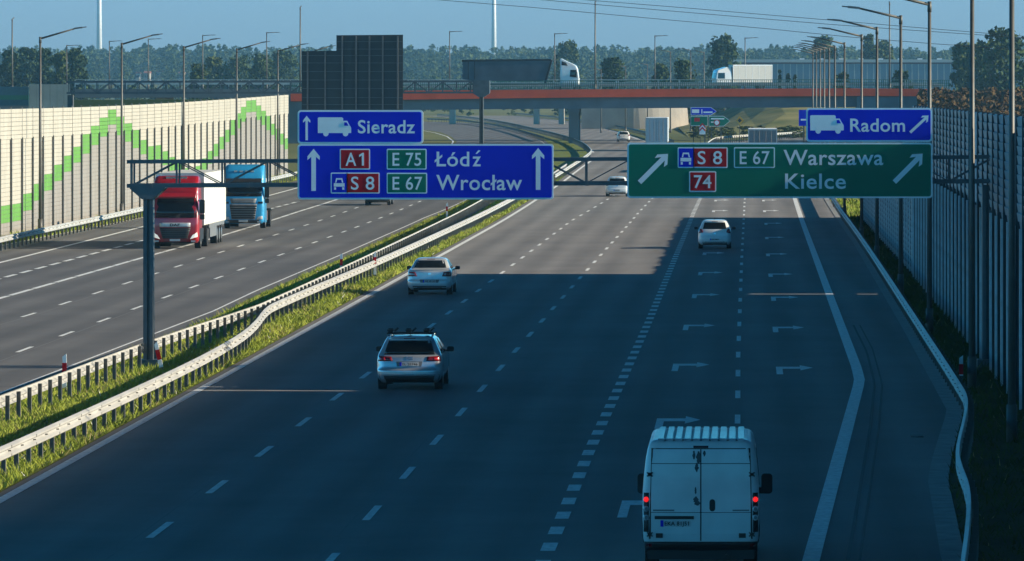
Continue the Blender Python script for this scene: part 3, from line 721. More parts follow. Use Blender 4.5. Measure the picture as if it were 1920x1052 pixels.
for yy, hh, mm in ((YB+1.6,.75,0),(YB+11.8,.75,0)):
    gr_ = MB()
    for a, b in zip(pb, pb[1:]):
        gr_.bar((PX(a,YB),yy,zdeck(a)+hh),(PX(b,YB),yy,zdeck(b)+hh),.06,.32)
    for a in xs[::1]: gr_.box(a-.05,a+.05,yy+.02,yy+.1,zdeck(CX+a*F/YB),zdeck(CX+a*F/YB)+.7)
    gr_.build('guard_rail', M_galv, br, world=True)
# approach banks left and right of the bridge
mb = MB(); x0, x1 = PX(-220, YB), PX(522, YB)
mb.prism([(x0-60, .9), (x1, .9), (x1, PZ(186,YB)), (x0-60, PZ(192,YB))], YB+.6, YB+13.4)
struct(mb.build('left_embankment', M_soil)); 
mb = MB(); x0 = PX(1722, YB)+2.21
mb.prism([(x0, .9), (x0+120, .9), (x0+120, PZ(172,YB)), (x0+.2, PZ(170,YB))], YB+1, YB+40)
struct(mb.build('right_embankment', M_soil))
mb = MB(); xs_ = [PX(1300,985)+i*6 for i in range(9)]; yy_ = [905, 960, 1020, 1090, 1180]; zz_ = [1.01, 2.2, 4.4, 6.6, 7.4]
for i in range(8):
    for j in range(4):
        f0 = lambda ii, jj: (xs_[ii] + (yy_[jj]-905)*-.02, yy_[jj], 1.01 + (zz_[jj]-1.01)*(.06 + .94*sstep(0, 3.5, ii)))
        mb.add([f0(i,j), f0(i+1,j), f0(i+1,j+1), f0(i,j+1)], [(0,1,2,3)])
struct(mb.build('grass_bank', M_bank))
# brown bushes on the right bank, one dense thicket
n = 42000; px = 1722 + rng.random(n)*340; yy = 738 + rng.random(n)*58
zt = np.array([PZ(169, 780)])*(0.15+.85*sstep(0,1,.5)) if False else None
t = (yy-738)/58.; V = np.zeros((n*4,3)); X = (px-CX)*yy/F; Z = 1.0 + 7.1*np.minimum(1, t*1.15)*(.25+.75*rng.random(n)**.35) + .5*np.sin(X*.9)*np.cos(yy*.7)
a = rng.random((n,3))*2-1; b = rng.random((n,3))*2-1; a *= .22; b *= .22; c = np.c_[X, yy, Z]
V[0::4] = c-a-b; V[1::4] = c+a-b; V[2::4] = c+a+b; V[3::4] = c-a+b
o = bpy.data.objects.new('bush_thicket', npmesh('bush_thicket', V, np.arange(n*4).reshape(n,4), [M_bush])); COL.objects.link(o)
tag(o, 'dense reddish brown bushes on the bank right of the bridge', 'bushes', None, 'stuff')
# second viaduct behind, carrying the lorry
Y2 = 845.0
b2 = thing('road_viaduct', 'second road deck with a pale guardrail just behind the orange bridge', 'bridge', (PX(900, Y2), Y2, gz(Y2)))
mb = MB(); mb.box(PX(140,Y2), PX(1760,Y2), Y2, Y2+14, 7.2, 8.45); mb.build('deck', M_concd, b2, world=True)
for yy in (Y2+.3, Y2+13.5):
    mb = MB()
    mb.box(PX(140,Y2), PX(1760,Y2), yy, yy+.08, 9.1, 9.42); mb.box(PX(140,Y2), PX(1760,Y2), yy, yy+.06, 9.75, 9.83)
    for x in np.arange(PX(140,Y2), PX(1760,Y2), 3): mb.box(x-.06, x+.06, yy+.09, yy+.2, 8.46, 9.8)
    mb.build('guard_rail', M_galv, b2, world=True)
for px in (300, 660, 1560):
    x = PX(px, Y2); MB().box(x-.8, x+.8, Y2+2, Y2+12, .9, 7.19).build('pier', M_concrete, b2, world=True)
Y3 = 1250.; b3 = thing('ramp_bridge', 'low ramp bridge on slim pale piers seen through the bridge opening', 'bridge', (PX(930,Y3),Y3,gz(Y3)))
MB().box(PX(740,Y3), PX(1085,Y3), Y3, Y3+9, 5.5, 6.9).build('deck', M_concd, b3, world=True)
for px in (770, 847, 1005, 1052): MB().box(PX(px-5,Y3), PX(px+5,Y3), Y3+1, Y3+6, .9, 5.49).build('pier', M_concrete, b3, world=True)
# round-ended concrete wall under the bridge
mb = MB(); pts = [(PX(1098,850),850),(PX(1245,850),850)]
xa, xb, xc = PX(1090,1100), PX(1188,1100), PX(1291,1110)
ring = [(xa, 1100), (xb, 1100)] + [(xb + (xc-xb)*sin(t), 1114 - 14*cos(t)) for t in np.linspace(.12, pi/2, 12)] + [(xc, 1120), (xa, 1120)]
vs = [(x, y, .9) for x, y in ring] + [(x - (.5 if x > xb else 0), y, 7.0) for x, y in ring]; n_ = len(ring)
mb.add(vs, [(i, (i+1)%n_, n_+(i+1)%n_, n_+i) for i in range(n_)] + [tuple(range(n_, 2*n_))])
w_ = mb.build('abutment_wall', mat('wall_beige', (.27,.245,.21), .85, noise=.15, scale=.3)); tag(w_, 'beige concrete wall with a sunlit rounded end seen under the bridge', 'wall')
for i, (px, top) in enumerate(((22, 36), (563, 14), (1116, 5), (1668, 6))):
    z = zdeck(px) if px > 400 else 8.0
    lamp(PX(px, 801.5), 801.5 if px > 400 else 802, PZ(top, 801.5)-z, 1.6, .2, 'tall slim lamp standing on the bridge edge, %s from the left' % ORD[i], 'lamps on the orange bridge', z=z, r=.11, dirv=(0,1))
for i, (px, top) in enumerate(((125,85),(205,77),(278,73),(380,66),(500,61),(843,59),(1040,63),(1228,67),(1397,71))):
    lamp(PX(px, Y2+12.8), Y2+12.8, PZ(top, Y2+12.8)-8.45, 1.35, .02, 'distant street lamp on the rear road deck, %s from the left' % ORD[i], 'lamps on the rear road deck', z=8.45, r=.085)
for i, (px, top) in enumerate(((1127,131),(1173,125),(1214,121),(1257,97),(1295,94),(1320,98))):
    Yq = 1000.
    lamp(PX(px, Yq), Yq, PZ(top, Yq)-gz(Yq), 1.6, .3, 'slim lamp beyond the bridge pier, %s from the left' % ORD[i], 'lamps beyond the bridge', r=.10, dirv=(-1,0))
# dark green screen and grey panels at the far left
mb = MB(); t = thing('noise_screen', 'dark teal screen with a green stripe at the far left of the bridge road', 'noise screen', (PX(20,790),790,7))
mb.box(PX(-90,790), PX(54,790), 790, 790.2, 6.2, 8.75); mb.build('panel', mat('screen_teal', (.03,.10,.13), .6), t, world=True)
mb = MB(); mb.box(PX(-90,790), PX(54,790), 789.9, 789.99, 7.0, 7.6); mb.build('stripe', M_rail, t, world=True)
mb = MB(); mb.box(PX(-90,790), PX(54,790), 790.0, 790.2, .9, 6.19); mb.build('base_wall', M_concd, t, world=True)
t = thing('noise_screen', 'grey panelled screen behind the lattice beam at the left', 'noise screen', (PX(90,788),788,7))
for i in range(6):
    MB().box(PX(55+i*13,788), PX(67.4+i*13,788), 788, 788.15, .9, PZ(158,788)).build('panel', M_concrete, t, world=True)
# ------------------------------------------------------------------ small signs beyond the bridge
Yd = 780.
def dboard(label, pts, m, legs, py0=None):
    xs_ = [p[0] for p in pts]; t = thing('direction_sign', label, 'road sign', (PX(sum(xs_)/len(xs_), Yd), Yd, gz(Yd)))
    wp = [(PX(a, Yd), PZ(b, Yd)) for a, b in pts]; cx = sum(a for a, b in wp)/len(wp); cz = sum(b for a, b in wp)/len(wp)
    MB().prism(wp, Yd, Yd+.06).build('border', M_white, t, world=True)
    MB().prism([(cx+(a-cx)*.965, cz+(b-cz)*.90) for a, b in wp], Yd-.012, Yd+.001).build('panel', m, t, world=True)
    mb = MB()
    for px in legs: mb.box(PX(px,Yd)-.05, PX(px,Yd)+.05, Yd+.07, Yd+.16, gz(Yd)-.02, PZ(pts[0][1], Yd))
    mb.build('leg', M_pole, t, world=True)
    return t
t = dboard('blue arrow shaped direction sign with a lorry symbol under the bridge', [(1295,216),(1333,216),(1344,209),(1333,201),(1295,201)], M_blue, (1300, 1328))
MB().box(PX(1297.5,Yd), PX(1311,Yd), Yd-.02, Yd-.013, PZ(212,Yd), PZ(205,Yd)).build('lorry_symbol', M_white, t, world=True)
mb = MB(); mb.box(PX(1319,Yd), PX(1336,Yd), Yd-.02, Yd-.013, PZ(212,Yd), PZ(209,Yd)); mb.box(PX(1315,Yd), PX(1317,Yd), Yd-.02, Yd-.013, PZ(213,Yd), PZ(205,Yd)); mb.build('lettering', M_white, t, world=True)
t = dboard('dark green direction sign panel with a red number field under the blue arrow', [(1295,236),(1327,236),(1327,217.5),(1295,217.5)], M_green, (1300, 1322))
MB().box(PX(1302,Yd), PX(1312,Yd), Yd-.02, Yd-.013, PZ(228,Yd), PZ(221,Yd)).build('number_shield', M_red, t, world=True)
Yd = 779.
t = dboard('green arrow shaped direction sign pointing right under the bridge', [(1329,237),(1357,237),(1369,227),(1357,217.5),(1329,217.5)], M_green, (1334, 1352))
mb = MB(); mb.box(PX(1333,Yd), PX(1358,Yd), Yd-.02, Yd-.013, PZ(224,Yd), PZ(221.5,Yd)); mb.box(PX(1333,Yd), PX(1350,Yd), Yd-.02, Yd-.013, PZ(230,Yd), PZ(228,Yd)); mb.build('lettering', M_white, t, world=True)
Yd = 776.
t = thing('round_sign', 'round white warning sign with a red ring in front of the green arrow', 'road sign', (PX(1344,Yd),Yd,gz(Yd)))
x, z = PX(1344,Yd), PZ(230,Yd); mb = MB(); mb.tube((x,Yd-.02,z),(x,Yd,z),.42,.42,16); mb.build('panel', M_red, t, world=True)
mb = MB(); mb.tube((x,Yd-.03,z),(x,Yd-.021,z),.30,.30,16); mb.build('face', M_white, t, world=True); MB().box(x-.03,x+.03,Yd+.001,Yd+.06,gz(Yd)-.02,z+.3).build('leg', M_pole, t, world=True)
Yd = 772.
t = thing('chevron_marker', 'red and white chevron marker board at the exit nose', 'road marker', (PX(1317,Yd),Yd,gz(Yd)))
x = PX(1317,Yd); mb = MB(); mb.prism([(x-.40,PZ(252,Yd)),(x+.40,PZ(252,Yd)),(x+.40,PZ(238,Yd)),(x,PZ(232,Yd)),(x-.40,PZ(238,Yd))], Yd, Yd+.05); mb.build('panel', M_white, t, world=True)
for dz in (0, 7): MB().prism([(x-.38,PZ(247-dz,Yd)),(x,PZ(241-dz,Yd)),(x+.38,PZ(247-dz,Yd)),(x+.38,PZ(243.5-dz,Yd)),(x,PZ(237.5-dz,Yd)),(x-.38,PZ(243.5-dz,Yd))], Yd-.02, Yd-.001).build('chevron', M_red, t, world=True)
mb = MB(); mb.box(x-.3,x-.24,Yd+.05,Yd+.12,gz(Yd)-.02,PZ(250,Yd)); mb.box(x+.24,x+.3,Yd+.05,Yd+.12,gz(Yd)-.02,PZ(250,Yd)); mb.build('leg', M_pole, t, world=True)
Yd = 775.
t = thing('diamond_sign', 'orange diamond sign on a thin post right of the green arrow sign', 'road sign', (PX(1387,Yd),Yd,gz(Yd)))
x, z = PX(1387,Yd), PZ(226,Yd); MB().prism([(x,z-.6),(x+.55,z),(x,z+.6),(x-.55,z)], Yd, Yd+.05).build('panel', M_yel, t, world=True); MB().prism([(x,z-.3),(x+.28,z),(x,z+.3),(x-.28,z)], Yd-.02, Yd-.001).build('symbol', M_black, t, world=True)
MB().box(x-.04,x+.04,Yd+.051,Yd+.12,gz(Yd)-.02,z+.3).build('leg', M_pole, t, world=True)
Yd = 500.
t = thing('round_sign', 'narrow blue sign behind the left edge of the Radom sign', 'road sign', (PX(1507,Yd),Yd,gz(Yd)))
x = PX(1507,Yd); MB().box(x-.42,x+.42,Yd,Yd+.05,PZ(236,Yd),PZ(206,Yd)).build('panel', M_blue, t, world=True); MB().box(x-.06,x+.06,Yd+.051,Yd+.14,gz(Yd)-.02,PZ(210,Yd)).build('leg', M_pole, t, world=True); t.name = 'direction_sign'
MB().box(x-.25,x+.25,Yd-.02,Yd-.001,PZ(226,Yd),PZ(223,Yd)).build('lettering', M_white, t, world=True)
# overhead wires
for lab, pts in (('lowest overhead wire crossing the sky towards the right', [(640,-14),(825,0),(1000,14),(1250,37),(1440,54),(1600,70),(1750,82),(1920,94),(2100,104)]),
                 ('middle overhead wire crossing the sky towards the right', [(760,-19),(1020,0),(1250,20),(1440,36),(1560,46),(1700,56),(1920,71),(2100,82)]),
                 ('uppermost overhead wire crossing the sky towards the right', [(880,-16),(1100,0),(1300,16),(1440,28),(1560,38),(1700,50),(1920,68),(2100,80)])):
    mb = MB(); pp = [P(a, b, 560) for a, b in pts]
    for a, b in zip(pp, pp[1:]): mb.tube(a, b, .026, .026, 5, caps=False)
    tag(mb.build('overhead_wire', M_wire), lab, 'wire', 'overhead wires')
# wind turbines
for lab, px, Yt, blades_ in (('white wind turbine tower with a drooping blade behind the left trees', 186, 4300, (200, 320, 80)), ('slim wind turbine tower rising behind the bridge truck', 926, 4600, (10, 130, 250))):
    x = PX(px, Yt); z0 = gz(Yt); zt = 98.; t = thing('wind_turbine', lab, 'wind turbine', (x, Yt, z0), 'wind turbines on the horizon')
    mb = MB(); mb.tube((0,0,-1),(0,0,zt), 2.3, 1.25, 14); mb.build('tower', M_turb, t, True)
    mb = MB(); mb.bar((0,-3.5,zt+1),(0,5,zt+1),3.2,3.4); mb.tube((0,-3.4,zt+1),(0,-5.2,zt+1),1.5,.6,10); mb.build('nacelle', M_turb, t)
    for a in blades_:
        a = radians(a); e = Vector((sin(a), 0, cos(a))); c = Vector((0,-4.4,zt+1)); n_ = Vector((cos(a),0,-sin(a)))
        mb = MB(); rr = [(1.2,.6),(6,1.5),(18,1.0),(38,.3)]; vs = []
        for d, wd in rr: p = c+e*d; vs += [p-n_*wd+Vector((0,-.2,0)), p+n_*wd, p-n_*wd+Vector((0,.25,0))]
        fs = [(3*i+j, 3*i+(j+1)%3, 3*i+3+(j+1)%3, 3*i+3+j) for i in range(3) for j in range(3)]
        mb.add(vs, fs+[(0,2,1),(9,10,11)]); mb.build('blade', M_turb, t)
# ------------------------------------------------------------------ vehicles; local +y is forward, y = 0 the rear, z = 0 the road
class Hull:
    """body lofted from horizontal slices (z, y_rear, y_front, half_width, corner_radius)"""
    def __init__(s, sl, bow=.06):
        s.t = sl; s.bow = bow; s.zs = [a[0] for a in sl]
    def at(s, z):
        return [float(np.interp(z, s.zs, [a[i] for a in s.t])) for i in (1,2,3,4)]
    def rear(s, x, z):
        yr, yf, w, r = s.at(z); q = min(1, max(0, (abs(x)-(w-r))/r))
        return yr + r*(1-sqrt(1-q*q)) + s.bow*(x/w)**2
    def front(s, x, z):
        yr, yf, w, r = s.at(z); q = min(1, max(0, (abs(x)-(w-r))/r))
        return yf - r*(1-sqrt(1-q*q)) - s.bow*(x/w)**2
    def side(s, y, z):
        return s.at(z)[2]
    def mesh(s, sub=3):
        zs = []
        for a, b in zip(s.zs, s.zs[1:]): zs += [a+(b-a)*k/sub for k in range(sub)]
        zs.append(s.zs[-1]); rings = []
        for z in zs:
            yr, yf, w, r = s.at(z); r = min(r, (yf-yr)/2.2, w*.9); ring = []
            xs = [-(w-r)+2*(w-r)*k/8 for k in range(9)]
            ring += [(x, yr+s.bow*(x/w)**2) for x in xs]
            cy = yr+s.bow*((w-r)/w)**2
            for k in range(1, 6): a = k*pi/12; ring.append((w-r+r*sin(a), yr+s.bow*((w-r+r*sin(a))/w)**2 + r*(1-cos(a))))
            ya, yb = yr+r+s.bow, yf-r-s.bow
            ring += [(w, ya+(yb-ya)*k/10) for k in range(11)]
            for k in range(5, 0, -1): a = k*pi/12; ring.append((w-r+r*sin(a), yf-s.bow*((w-r+r*sin(a))/w)**2 - r*(1-cos(a))))
            ring += [(x, yf-s.bow*(x/w)**2) for x in xs[::-1]]
            half = ring[9:30]
            for k in range(len(half)-1+1):
                pass
            left = [(-x, y) for x, y in ring[9:30]][::-1]
            rings.append([(x, y, z) for x, y in ring + left])
        n = len(rings[0]); mb = MB(); vs = [p for r_ in rings for p in r_]
        fs = [(i*n+j, i*n+(j+1)%n, (i+1)*n+(j+1)%n, (i+1)*n+j) for i in range(len(rings)-1) for j in range(n)]
        fs += [tuple(range(n-1,-1,-1)), tuple(range((len(rings)-1)*n, len(rings)*n))]
        return mb.add(vs, fs)
    def patch(s, mb, c, where='rear', off=.008, nu=8, nv=4, depth=.03, m=0):
        """c: four corners (a, z) anticlockwise from bottom left; a is x on rear/front, y on a side"""
        vs = []
        for j in range(nv+1):
            for i in range(nu+1):
                u, v = i/nu, j/nv
                a = (c[0][0]*(1-u)+c[1][0]*u)*(1-v)+(c[3][0]*(1-u)+c[2][0]*u)*v
                z = (c[0][1]*(1-u)+c[1][1]*u)*(1-v)+(c[3][1]*(1-u)+c[2][1]*u)*v
                vs.append(s.pt(where, a, z, off))
        n1 = nu+1; fs = [(j*n1+i, j*n1+i+1, (j+1)*n1+i+1, (j+1)*n1+i) for j in range(nv) for i in range(nu)]
        bd = [i for i in range(n1)] + [(j+1)*n1+nu for j in range(nv)] + [nv*n1+i for i in range(nu-1,-1,-1)] + [j*n1 for j in range(nv-1,0,-1)]
        b0 = len(vs)
        for i in bd:
            p = Vector(vs[i]); vs.append(tuple(p + {'rear': Vector((0,depth,0)), 'front': Vector((0,-depth,0)), 'right': Vector((-depth,0,0)), 'left': Vector((depth,0,0))}[where]))
        fs += [(bd[i], b0+i, b0+(i+1)%len(bd), bd[(i+1)%len(bd)]) for i in range(len(bd))]
        return mb.add(vs, fs, m)
    def pt(s, where, a, z, off):
        if where == 'rear': return (a, s.rear(a, z)-off, z)
        if where == 'front': return (a, s.front(a, z)+off, z)
        x = s.side(a, z)+off
        return (x if where == 'right' else -x, a, z)
def wheels(t, spots, r, wd=.22, m_rim=None, dual=False):
    for x, y in spots:
        mb = MB(); mb.wheel(x, y, r, r, wd*(2 if dual else 1)); wh = mb.build('wheel', M_tyre, t, False)
        sg = 1 if x > 0 else -1; mb = MB(); mb.tube((x+sg*wd*.5,y,r),(x+sg*(wd*.5+.012),y,r), r*.62, r*.55, 14); mb.build('rim', m_rim or M_rim, wh)
def plate(t, hull, x0, x1, z0, z1, where='rear', txt=None, off=.03, eu=True):
    mb = MB(); hull.patch(mb, [(x0,z0),(x1,z0),(x1,z1),(x0,z1)], where, off, 2, 1, .04); o = mb.build('number_plate', M_plate, t)
    if txt:
        v, f = letter_mesh(txt, x0+(x1-x0)*.14, x1-(x1-x0)*.05, z0+(z1-z0)*.2, (z1-z0)*.62, .02)
        xm = (x0+x1)/2; y = hull.rear(xm, (z0+z1)/2)-off-.012
        letters(v, f, y).build('lettering', M_ink, o)
        mb = MB(); hull.patch(mb, [(x0,z0),(x0+(x1-x0)*.1,z0),(x0+(x1-x0)*.1,z1),(x0,z1)], where, off+.004, 1, 1, .01); mb.build('band', M_blue, o)
    return o
def mirror(t, x, y, z, w=.2, h=.15, m=M_black):
    sg = 1 if x > 0 else -1
    mb = MB(); pts = rrect(-w/2, w/2, -h/2, h/2, min(w,h)*.3, 3); mb.prism([(x+sg*w/2+a, z+b) for a, b in pts], y, y+.11); mb.box(min(x-sg*.08,x+sg*.05),max(x-sg*.08,x+sg*.05),y+.03,y+.08,z-h*.5,z-h*.2)
    return mb.build('wing_mirror', m, t)
def car(kind, label, px, py, paint, group=None, rz=0, seed=0):
    x, Y = G(px, py); t = thing('estate_car' if kind == 'estate' else ('saloon_car' if kind == 'saloon' else 'hatchback_car'), label, 'car', (x, Y, gz(Y)+.012), group, rz)
    if kind == 'estate':
        sl = [(.20,.25,4.30,.78,.2),(.30,.06,4.45,.86,.22),(.42,.00,4.54,.895,.24),(.55,.00,4.56,.90,.24),(.60,.03,4.56,.90,.24),(.80,.06,4.48,.90,.22),(.93,.09,4.2,.885,.2),(1.0,.14,3.45,.86,.2),(1.15,.22,3.0,.79,.2),(1.32,.33,2.55,.71,.2),(1.40,.38,2.3,.665,.2),(1.45,.34,2.1,.62,.22),(1.475,.44,1.9,.52,.25),(1.485,.6,1.6,.40,.25)]
        Lc = 4.56
    elif kind == 'saloon':
        sl = [(.20,.25,4.4,.76,.2),(.30,.05,4.6,.85,.22),(.42,.0,4.68,.89,.25),(.56,.0,4.7,.90,.26),(.62,.03,4.7,.90,.26),(.80,.05,4.6,.895,.24),(.95,.06,4.3,.875,.22),(1.02,.10,3.7,.85,.22),(1.06,.55,3.4,.80,.2),(1.15,.75,3.2,.755,.2),(1.3,1.05,2.85,.68,.2),(1.40,1.32,2.55,.62,.2),(1.45,1.55,2.35,.54,.22),(1.47,1.7,2.2,.42,.2)]
        Lc = 4.7
    else:
        sl = [(.20,.22,3.7,.74,.2),(.30,.05,3.85,.82,.22),(.42,.0,3.95,.86,.25),(.58,.0,3.97,.865,.26),(.64,.03,3.97,.865,.25),(.85,.05,3.85,.86,.23),(.98,.09,3.5,.835,.22),(1.05,.14,3.1,.80,.2),(1.2,.24,2.75,.735,.2),(1.36,.36,2.4,.66,.2),(1.44,.36,2.15,.60,.2),(1.485,.46,1.95,.50,.22),(1.50,.65,1.7,.38,.2)]
        Lc = 3.97
    h = Hull(sl, .07); h.mesh().build('body', paint, t, True)
    mb = MB()
    if kind == 'estate': h.patch(mb, [(-.70,.985),(.70,.985),(.585,1.36),(-.585,1.36)], 'rear', .010)
    elif kind == 'saloon': h.patch(mb, [(-.66,1.085),(.66,1.085),(.535,1.375),(-.535,1.375)], 'rear', .010)
    else: h.patch(mb, [(-.62,1.03),(.62,1.03),(.535,1.37),(-.535,1.37)], 'rear', .010)
    mb.build('rear_window', M_glass, t, True)
    z0, z1 = {'estate': (.99,1.37), 'saloon': (1.03,1.38), 'hatch': (1.04,1.40)}[kind]
    ya, yb, yc, yd = {'estate': (.55,3.05,2.35,.75), 'saloon': (1.05,3.2,2.5,1.75), 'hatch': (.55,2.85,2.1,.75)}[kind]
    for sd_ in ('left', 'right'):
        mb = MB(); h.patch(mb, [(ya,z0),((ya+yb)/2-.04,z0),((yd+yc)/2-.04,z1),(yd,z1)], sd_, .006, 4, 3); h.patch(mb, [((ya+yb)/2+.04,z0),(yb,z0),(yc,z1),((yd+yc)/2+.04,z1)], sd_, .006, 4, 3); mb.build('side_window', M_glass, t, True)
        mb = MB(); h.patch(mb, [(Lc*.505,.45),(Lc*.505+.012,.45),(Lc*.505+.012,.97),(Lc*.505,.97)], sd_, .004, 1, 3, .01); h.patch(mb, [(Lc*.27,.5),(Lc*.27+.012,.5),(Lc*.27+.012,.97),(Lc*.27,.97)], sd_, .004, 1, 3, .01); mb.build('door_gap', M_black, t)
        for yy in (.82*Lc/4.56, Lc-.86):
            mb = MB(); vs = [h.pt(sd_, yy+.37*cos(a), max(.21,.33+.37*sin(a)), .003) for a in np.linspace(-.3, pi+.3, 17)]; mb.add(vs, [tuple(range(17))]); mb.build('wheel_arch', M_black, t)
    mb = MB(); fz = {'estate': (1.0,1.38), 'saloon': (1.04,1.38), 'hatch': (1.06,1.42)}[kind]; h.patch(mb, [(-.7,fz[0]),(.7,fz[0]),(.58,fz[1]),(-.58,fz[1])], 'front', .008); mb.build('windscreen', M_glass, t, True)
    for sg in (-1, 1):
        mb = MB()
        if kind == 'estate': q = [(.46,.815),(.868,.80),(.858,.945),(.50,.93)]
        elif kind == 'saloon': q = [(.50,.76),(.872,.75),(.862,.945),(.58,.93)]
        else: q = [(.60,.86),(.842,.80),(.80,1.06),(.66,1.02)]
        q = [(a*sg, b) for a, b in q]; q = q if sg > 0 else [q[1], q[0], q[3], q[2]]
        h.patch(mb, q, 'rear', .014, 6, 3); mb.build('tail_light', M_lens, t, True)
        if kind == 'estate':
            mb = MB(); q = [(.66,.835),(.80,.83),(.795,.90),(.68,.90)]; q = [(a*sg, b) for a, b in q]; q = q if sg > 0 else [q[1], q[0], q[3], q[2]]
            h.patch(mb, q, 'rear', .02, 4, 2); mb.build('brake_lamp', mat('lens_glow', (.55,.02,.03), .2, coat=1), t, True)
        mb = MB(); q = [(.45,.62),(.8,.66),(.78,.80),(.5,.74)]; q = [(a*sg, b) for a, b in q]; q = q if sg > 0 else [q[1], q[0], q[3], q[2]]
        h.patch(mb, q, 'front', .01, 6, 3); mb.build('headlight', M_clear, t, True)
    mb = MB()
    lo = {'estate': .40, 'saloon': .37, 'hatch': .36}[kind]; hw = sl[1][3]-.02
    h.patch(mb, [(-hw+.05,.205),(hw-.05,.205),(hw,lo),(-hw,lo)], 'rear', .012, 10, 2); mb.build('rear_bumper', M_black, t, True)
    if kind == 'estate':
        mb = MB(); h.patch(mb, [(-.84,.415),(.84,.415),(.84,.435),(-.84,.435)], 'rear', .018, 10, 1); mb.build('bumper_trim', M_chrome, t)
        mb = MB(); h.patch(mb, [(-.34,.66),(.34,.66),(.36,.80),(-.36,.80)], 'rear', .006, 4, 2); mb.build('plate_recess', M_grey, t)
        plate(t, h, -.26, .26, .67, .775, txt='EL 2E746', off=.014)
        mb = MB(); h.patch(mb, [(-.10,.845),(.10,.845),(.10,.93),(-.10,.93)], 'rear', .006, 4, 2); mb.build('emblem', M_chrome, t)
        for x_ in (-.60, .60):                # roof rails and bicycle carriers
            mb = MB(); mb.tube((x_,.55,1.475),(x_,2.0,1.50),.02); mb.tube((x_,.55,1.43),(x_,.55,1.48),.022); mb.tube((x_,2.0,1.45),(x_,2.0,1.50),.022); mb.build('roof_rail', M_chrome, t, True)
        for y_ in (.85, 1.7): MB().bar((-.66,y_,1.535),(.66,y_,1.535),.06,.03).build('roof_bar', M_black, t)
        for x_ in (-.5, 0, .5):
            mb = MB(); mb.bar((x_-.05,.55,1.565),(x_-.05,2.1,1.565),.09,.03); mb.bar((x_-.05,.6,1.575),(x_-.05,.78,1.66),.13,.06); mb.bar((x_+.02,1.25,1.58),(x_+.13,1.25,1.68),.05,.05); mb.tube((x_-.09,.72,1.60),(x_-.02,.72,1.67),.05,.03,8); mb.bar((x_-.14,.60,1.64),(x_+.04,.60,1.64),.08,.035); mb.build('bicycle_carrier', M_black, t)
    elif kind == 'saloon':
        mb = MB(); h.patch(mb, [(-.36,.50),(.36,.50),(.40,.63),(-.40,.63)], 'rear', .010, 4, 2); mb.build('plate_recess', M_grey, t); plate(t, h, -.26, .26, .51, .615, txt='WE 4R120', off=.022)
        mb = MB(); h.patch(mb, [(-.06,.83),(.06,.83),(.06,.90),(-.06,.90)], 'rear', .006, 3, 2); mb.build('emblem', M_chrome, t)
        mb = MB(); h.patch(mb, [(-.56,1.015),(.56,1.015),(.56,1.03),(-.56,1.03)], 'rear', .02, 6, 1, .04); mb.build('boot_lip', paint, t)
        mb = MB(); h.patch(mb, [(-.5,.30),(.5,.30),(.5,.325),(-.5,.325)], 'rear', .02, 6, 1); mb.build('bumper_trim', M_chrome, t)
    else:
        plate(t, h, -.25, .25, .44, .54, txt='EZG 4M21', off=.014)
        mb = MB(); h.patch(mb, [(-.07,.80),(.07,.80),(.07,.87),(-.07,.87)], 'rear', .006, 3, 2); mb.build('emblem', M_chrome, t)
        mb = MB(); h.patch(mb, [(-.60,.345),(.60,.345),(.50,.375),(-.50,.375)], 'rear', .02, 6, 1); mb.build('bumper_trim', M_chrome, t)
    mb = MB(); h.patch(mb, [(-.16,1.405),(.16,1.405),(.16,1.425),(-.16,1.425)], 'rear', .02, 3, 1); mb.build('brake_lamp', M_lens, t)
    mb = MB(); mb.tube((0,sl[-1][1]+.25,sl[-1][0]-.01),(0,sl[-1][1]+.1,sl[-1][0]+.12),.012,.006,5); mb.build('aerial', M_black, t)
    wheels(t, [(-sl[3][3]+.12,.80*Lc/4.56),(sl[3][3]-.12,.80*Lc/4.56),(-sl[3][3]+.12,Lc-.86),(sl[3][3]-.12,Lc-.86)], .325)
    for sg in (-1, 1): mirror(t, sg*.90, Lc*.64, 1.02, .19, .14, M_black)
    return t
car('estate', 'silver estate car with three black bicycle carriers on its roof', 767, 733, M_silver)
car('saloon', 'pale saloon car following the left edge line of the near carriageway', 805, 554, M_sedan)
hb_ = car('hatch', 'white hatchback with dark rear window in the middle of the turn arrows', 1340, 467, M_wpaint)
x, Y = G(1157, 369); dup(hb_, (x, Y, gz(Y)+.012), 'white hatchback half hidden behind the left end of the green sign', None)
x, Y = G(1170, 266); dup(hb_, (x, Y, gz(Y)+.012), 'tiny white car rounding the bend beside the bridge pier', None, rz=radians(4))
dk = car('saloon', 'dark car under the large blue sign with only its lower edge visible', 715, 383, M_darkp, rz=pi)
# ------------------------------------------------------------------ delivery van
x, Y = G(1314, 1066); van = thing('delivery_van', 'dirty white delivery van with closed rear doors and lit tail lights', 'van', (x, Y, .012))
sl = [(.26,.20,5.2,.86,.14),(.38,.04,5.4,.97,.14),(.50,.0,5.5,1.00,.12),(.9,.0,5.5,1.015,.11),(1.2,.01,5.3,1.015,.11),(1.35,.015,4.9,1.01,.11),(1.6,.025,4.6,.99,.11),(1.9,.045,4.3,.955,.12),(2.05,.06,4.1,.925,.13),(2.12,.075,4.0,.905,.14),(2.17,.10,3.9,.875,.16),(2.20,.15,3.8,.83,.18),(2.215,.22,3.7,.74,.2)]
h = Hull(sl, .035); h.mesh().build('body', M_vanp, van, True)
mb = MB()                                     # roof ribs
for i in range(10):
    xx = -.70+i*.1555; mb.prism_x([(.16,2.19),(.22,2.232),(3.6,2.245),(3.65,2.2)], xx-.050, xx+.050)
    mb.prism_x([(.10,2.172),(.14,2.20),(.22,2.226),(.3,2.2)], xx-.050, xx+.050)
mb.build('roof_rib', M_vanp, van)
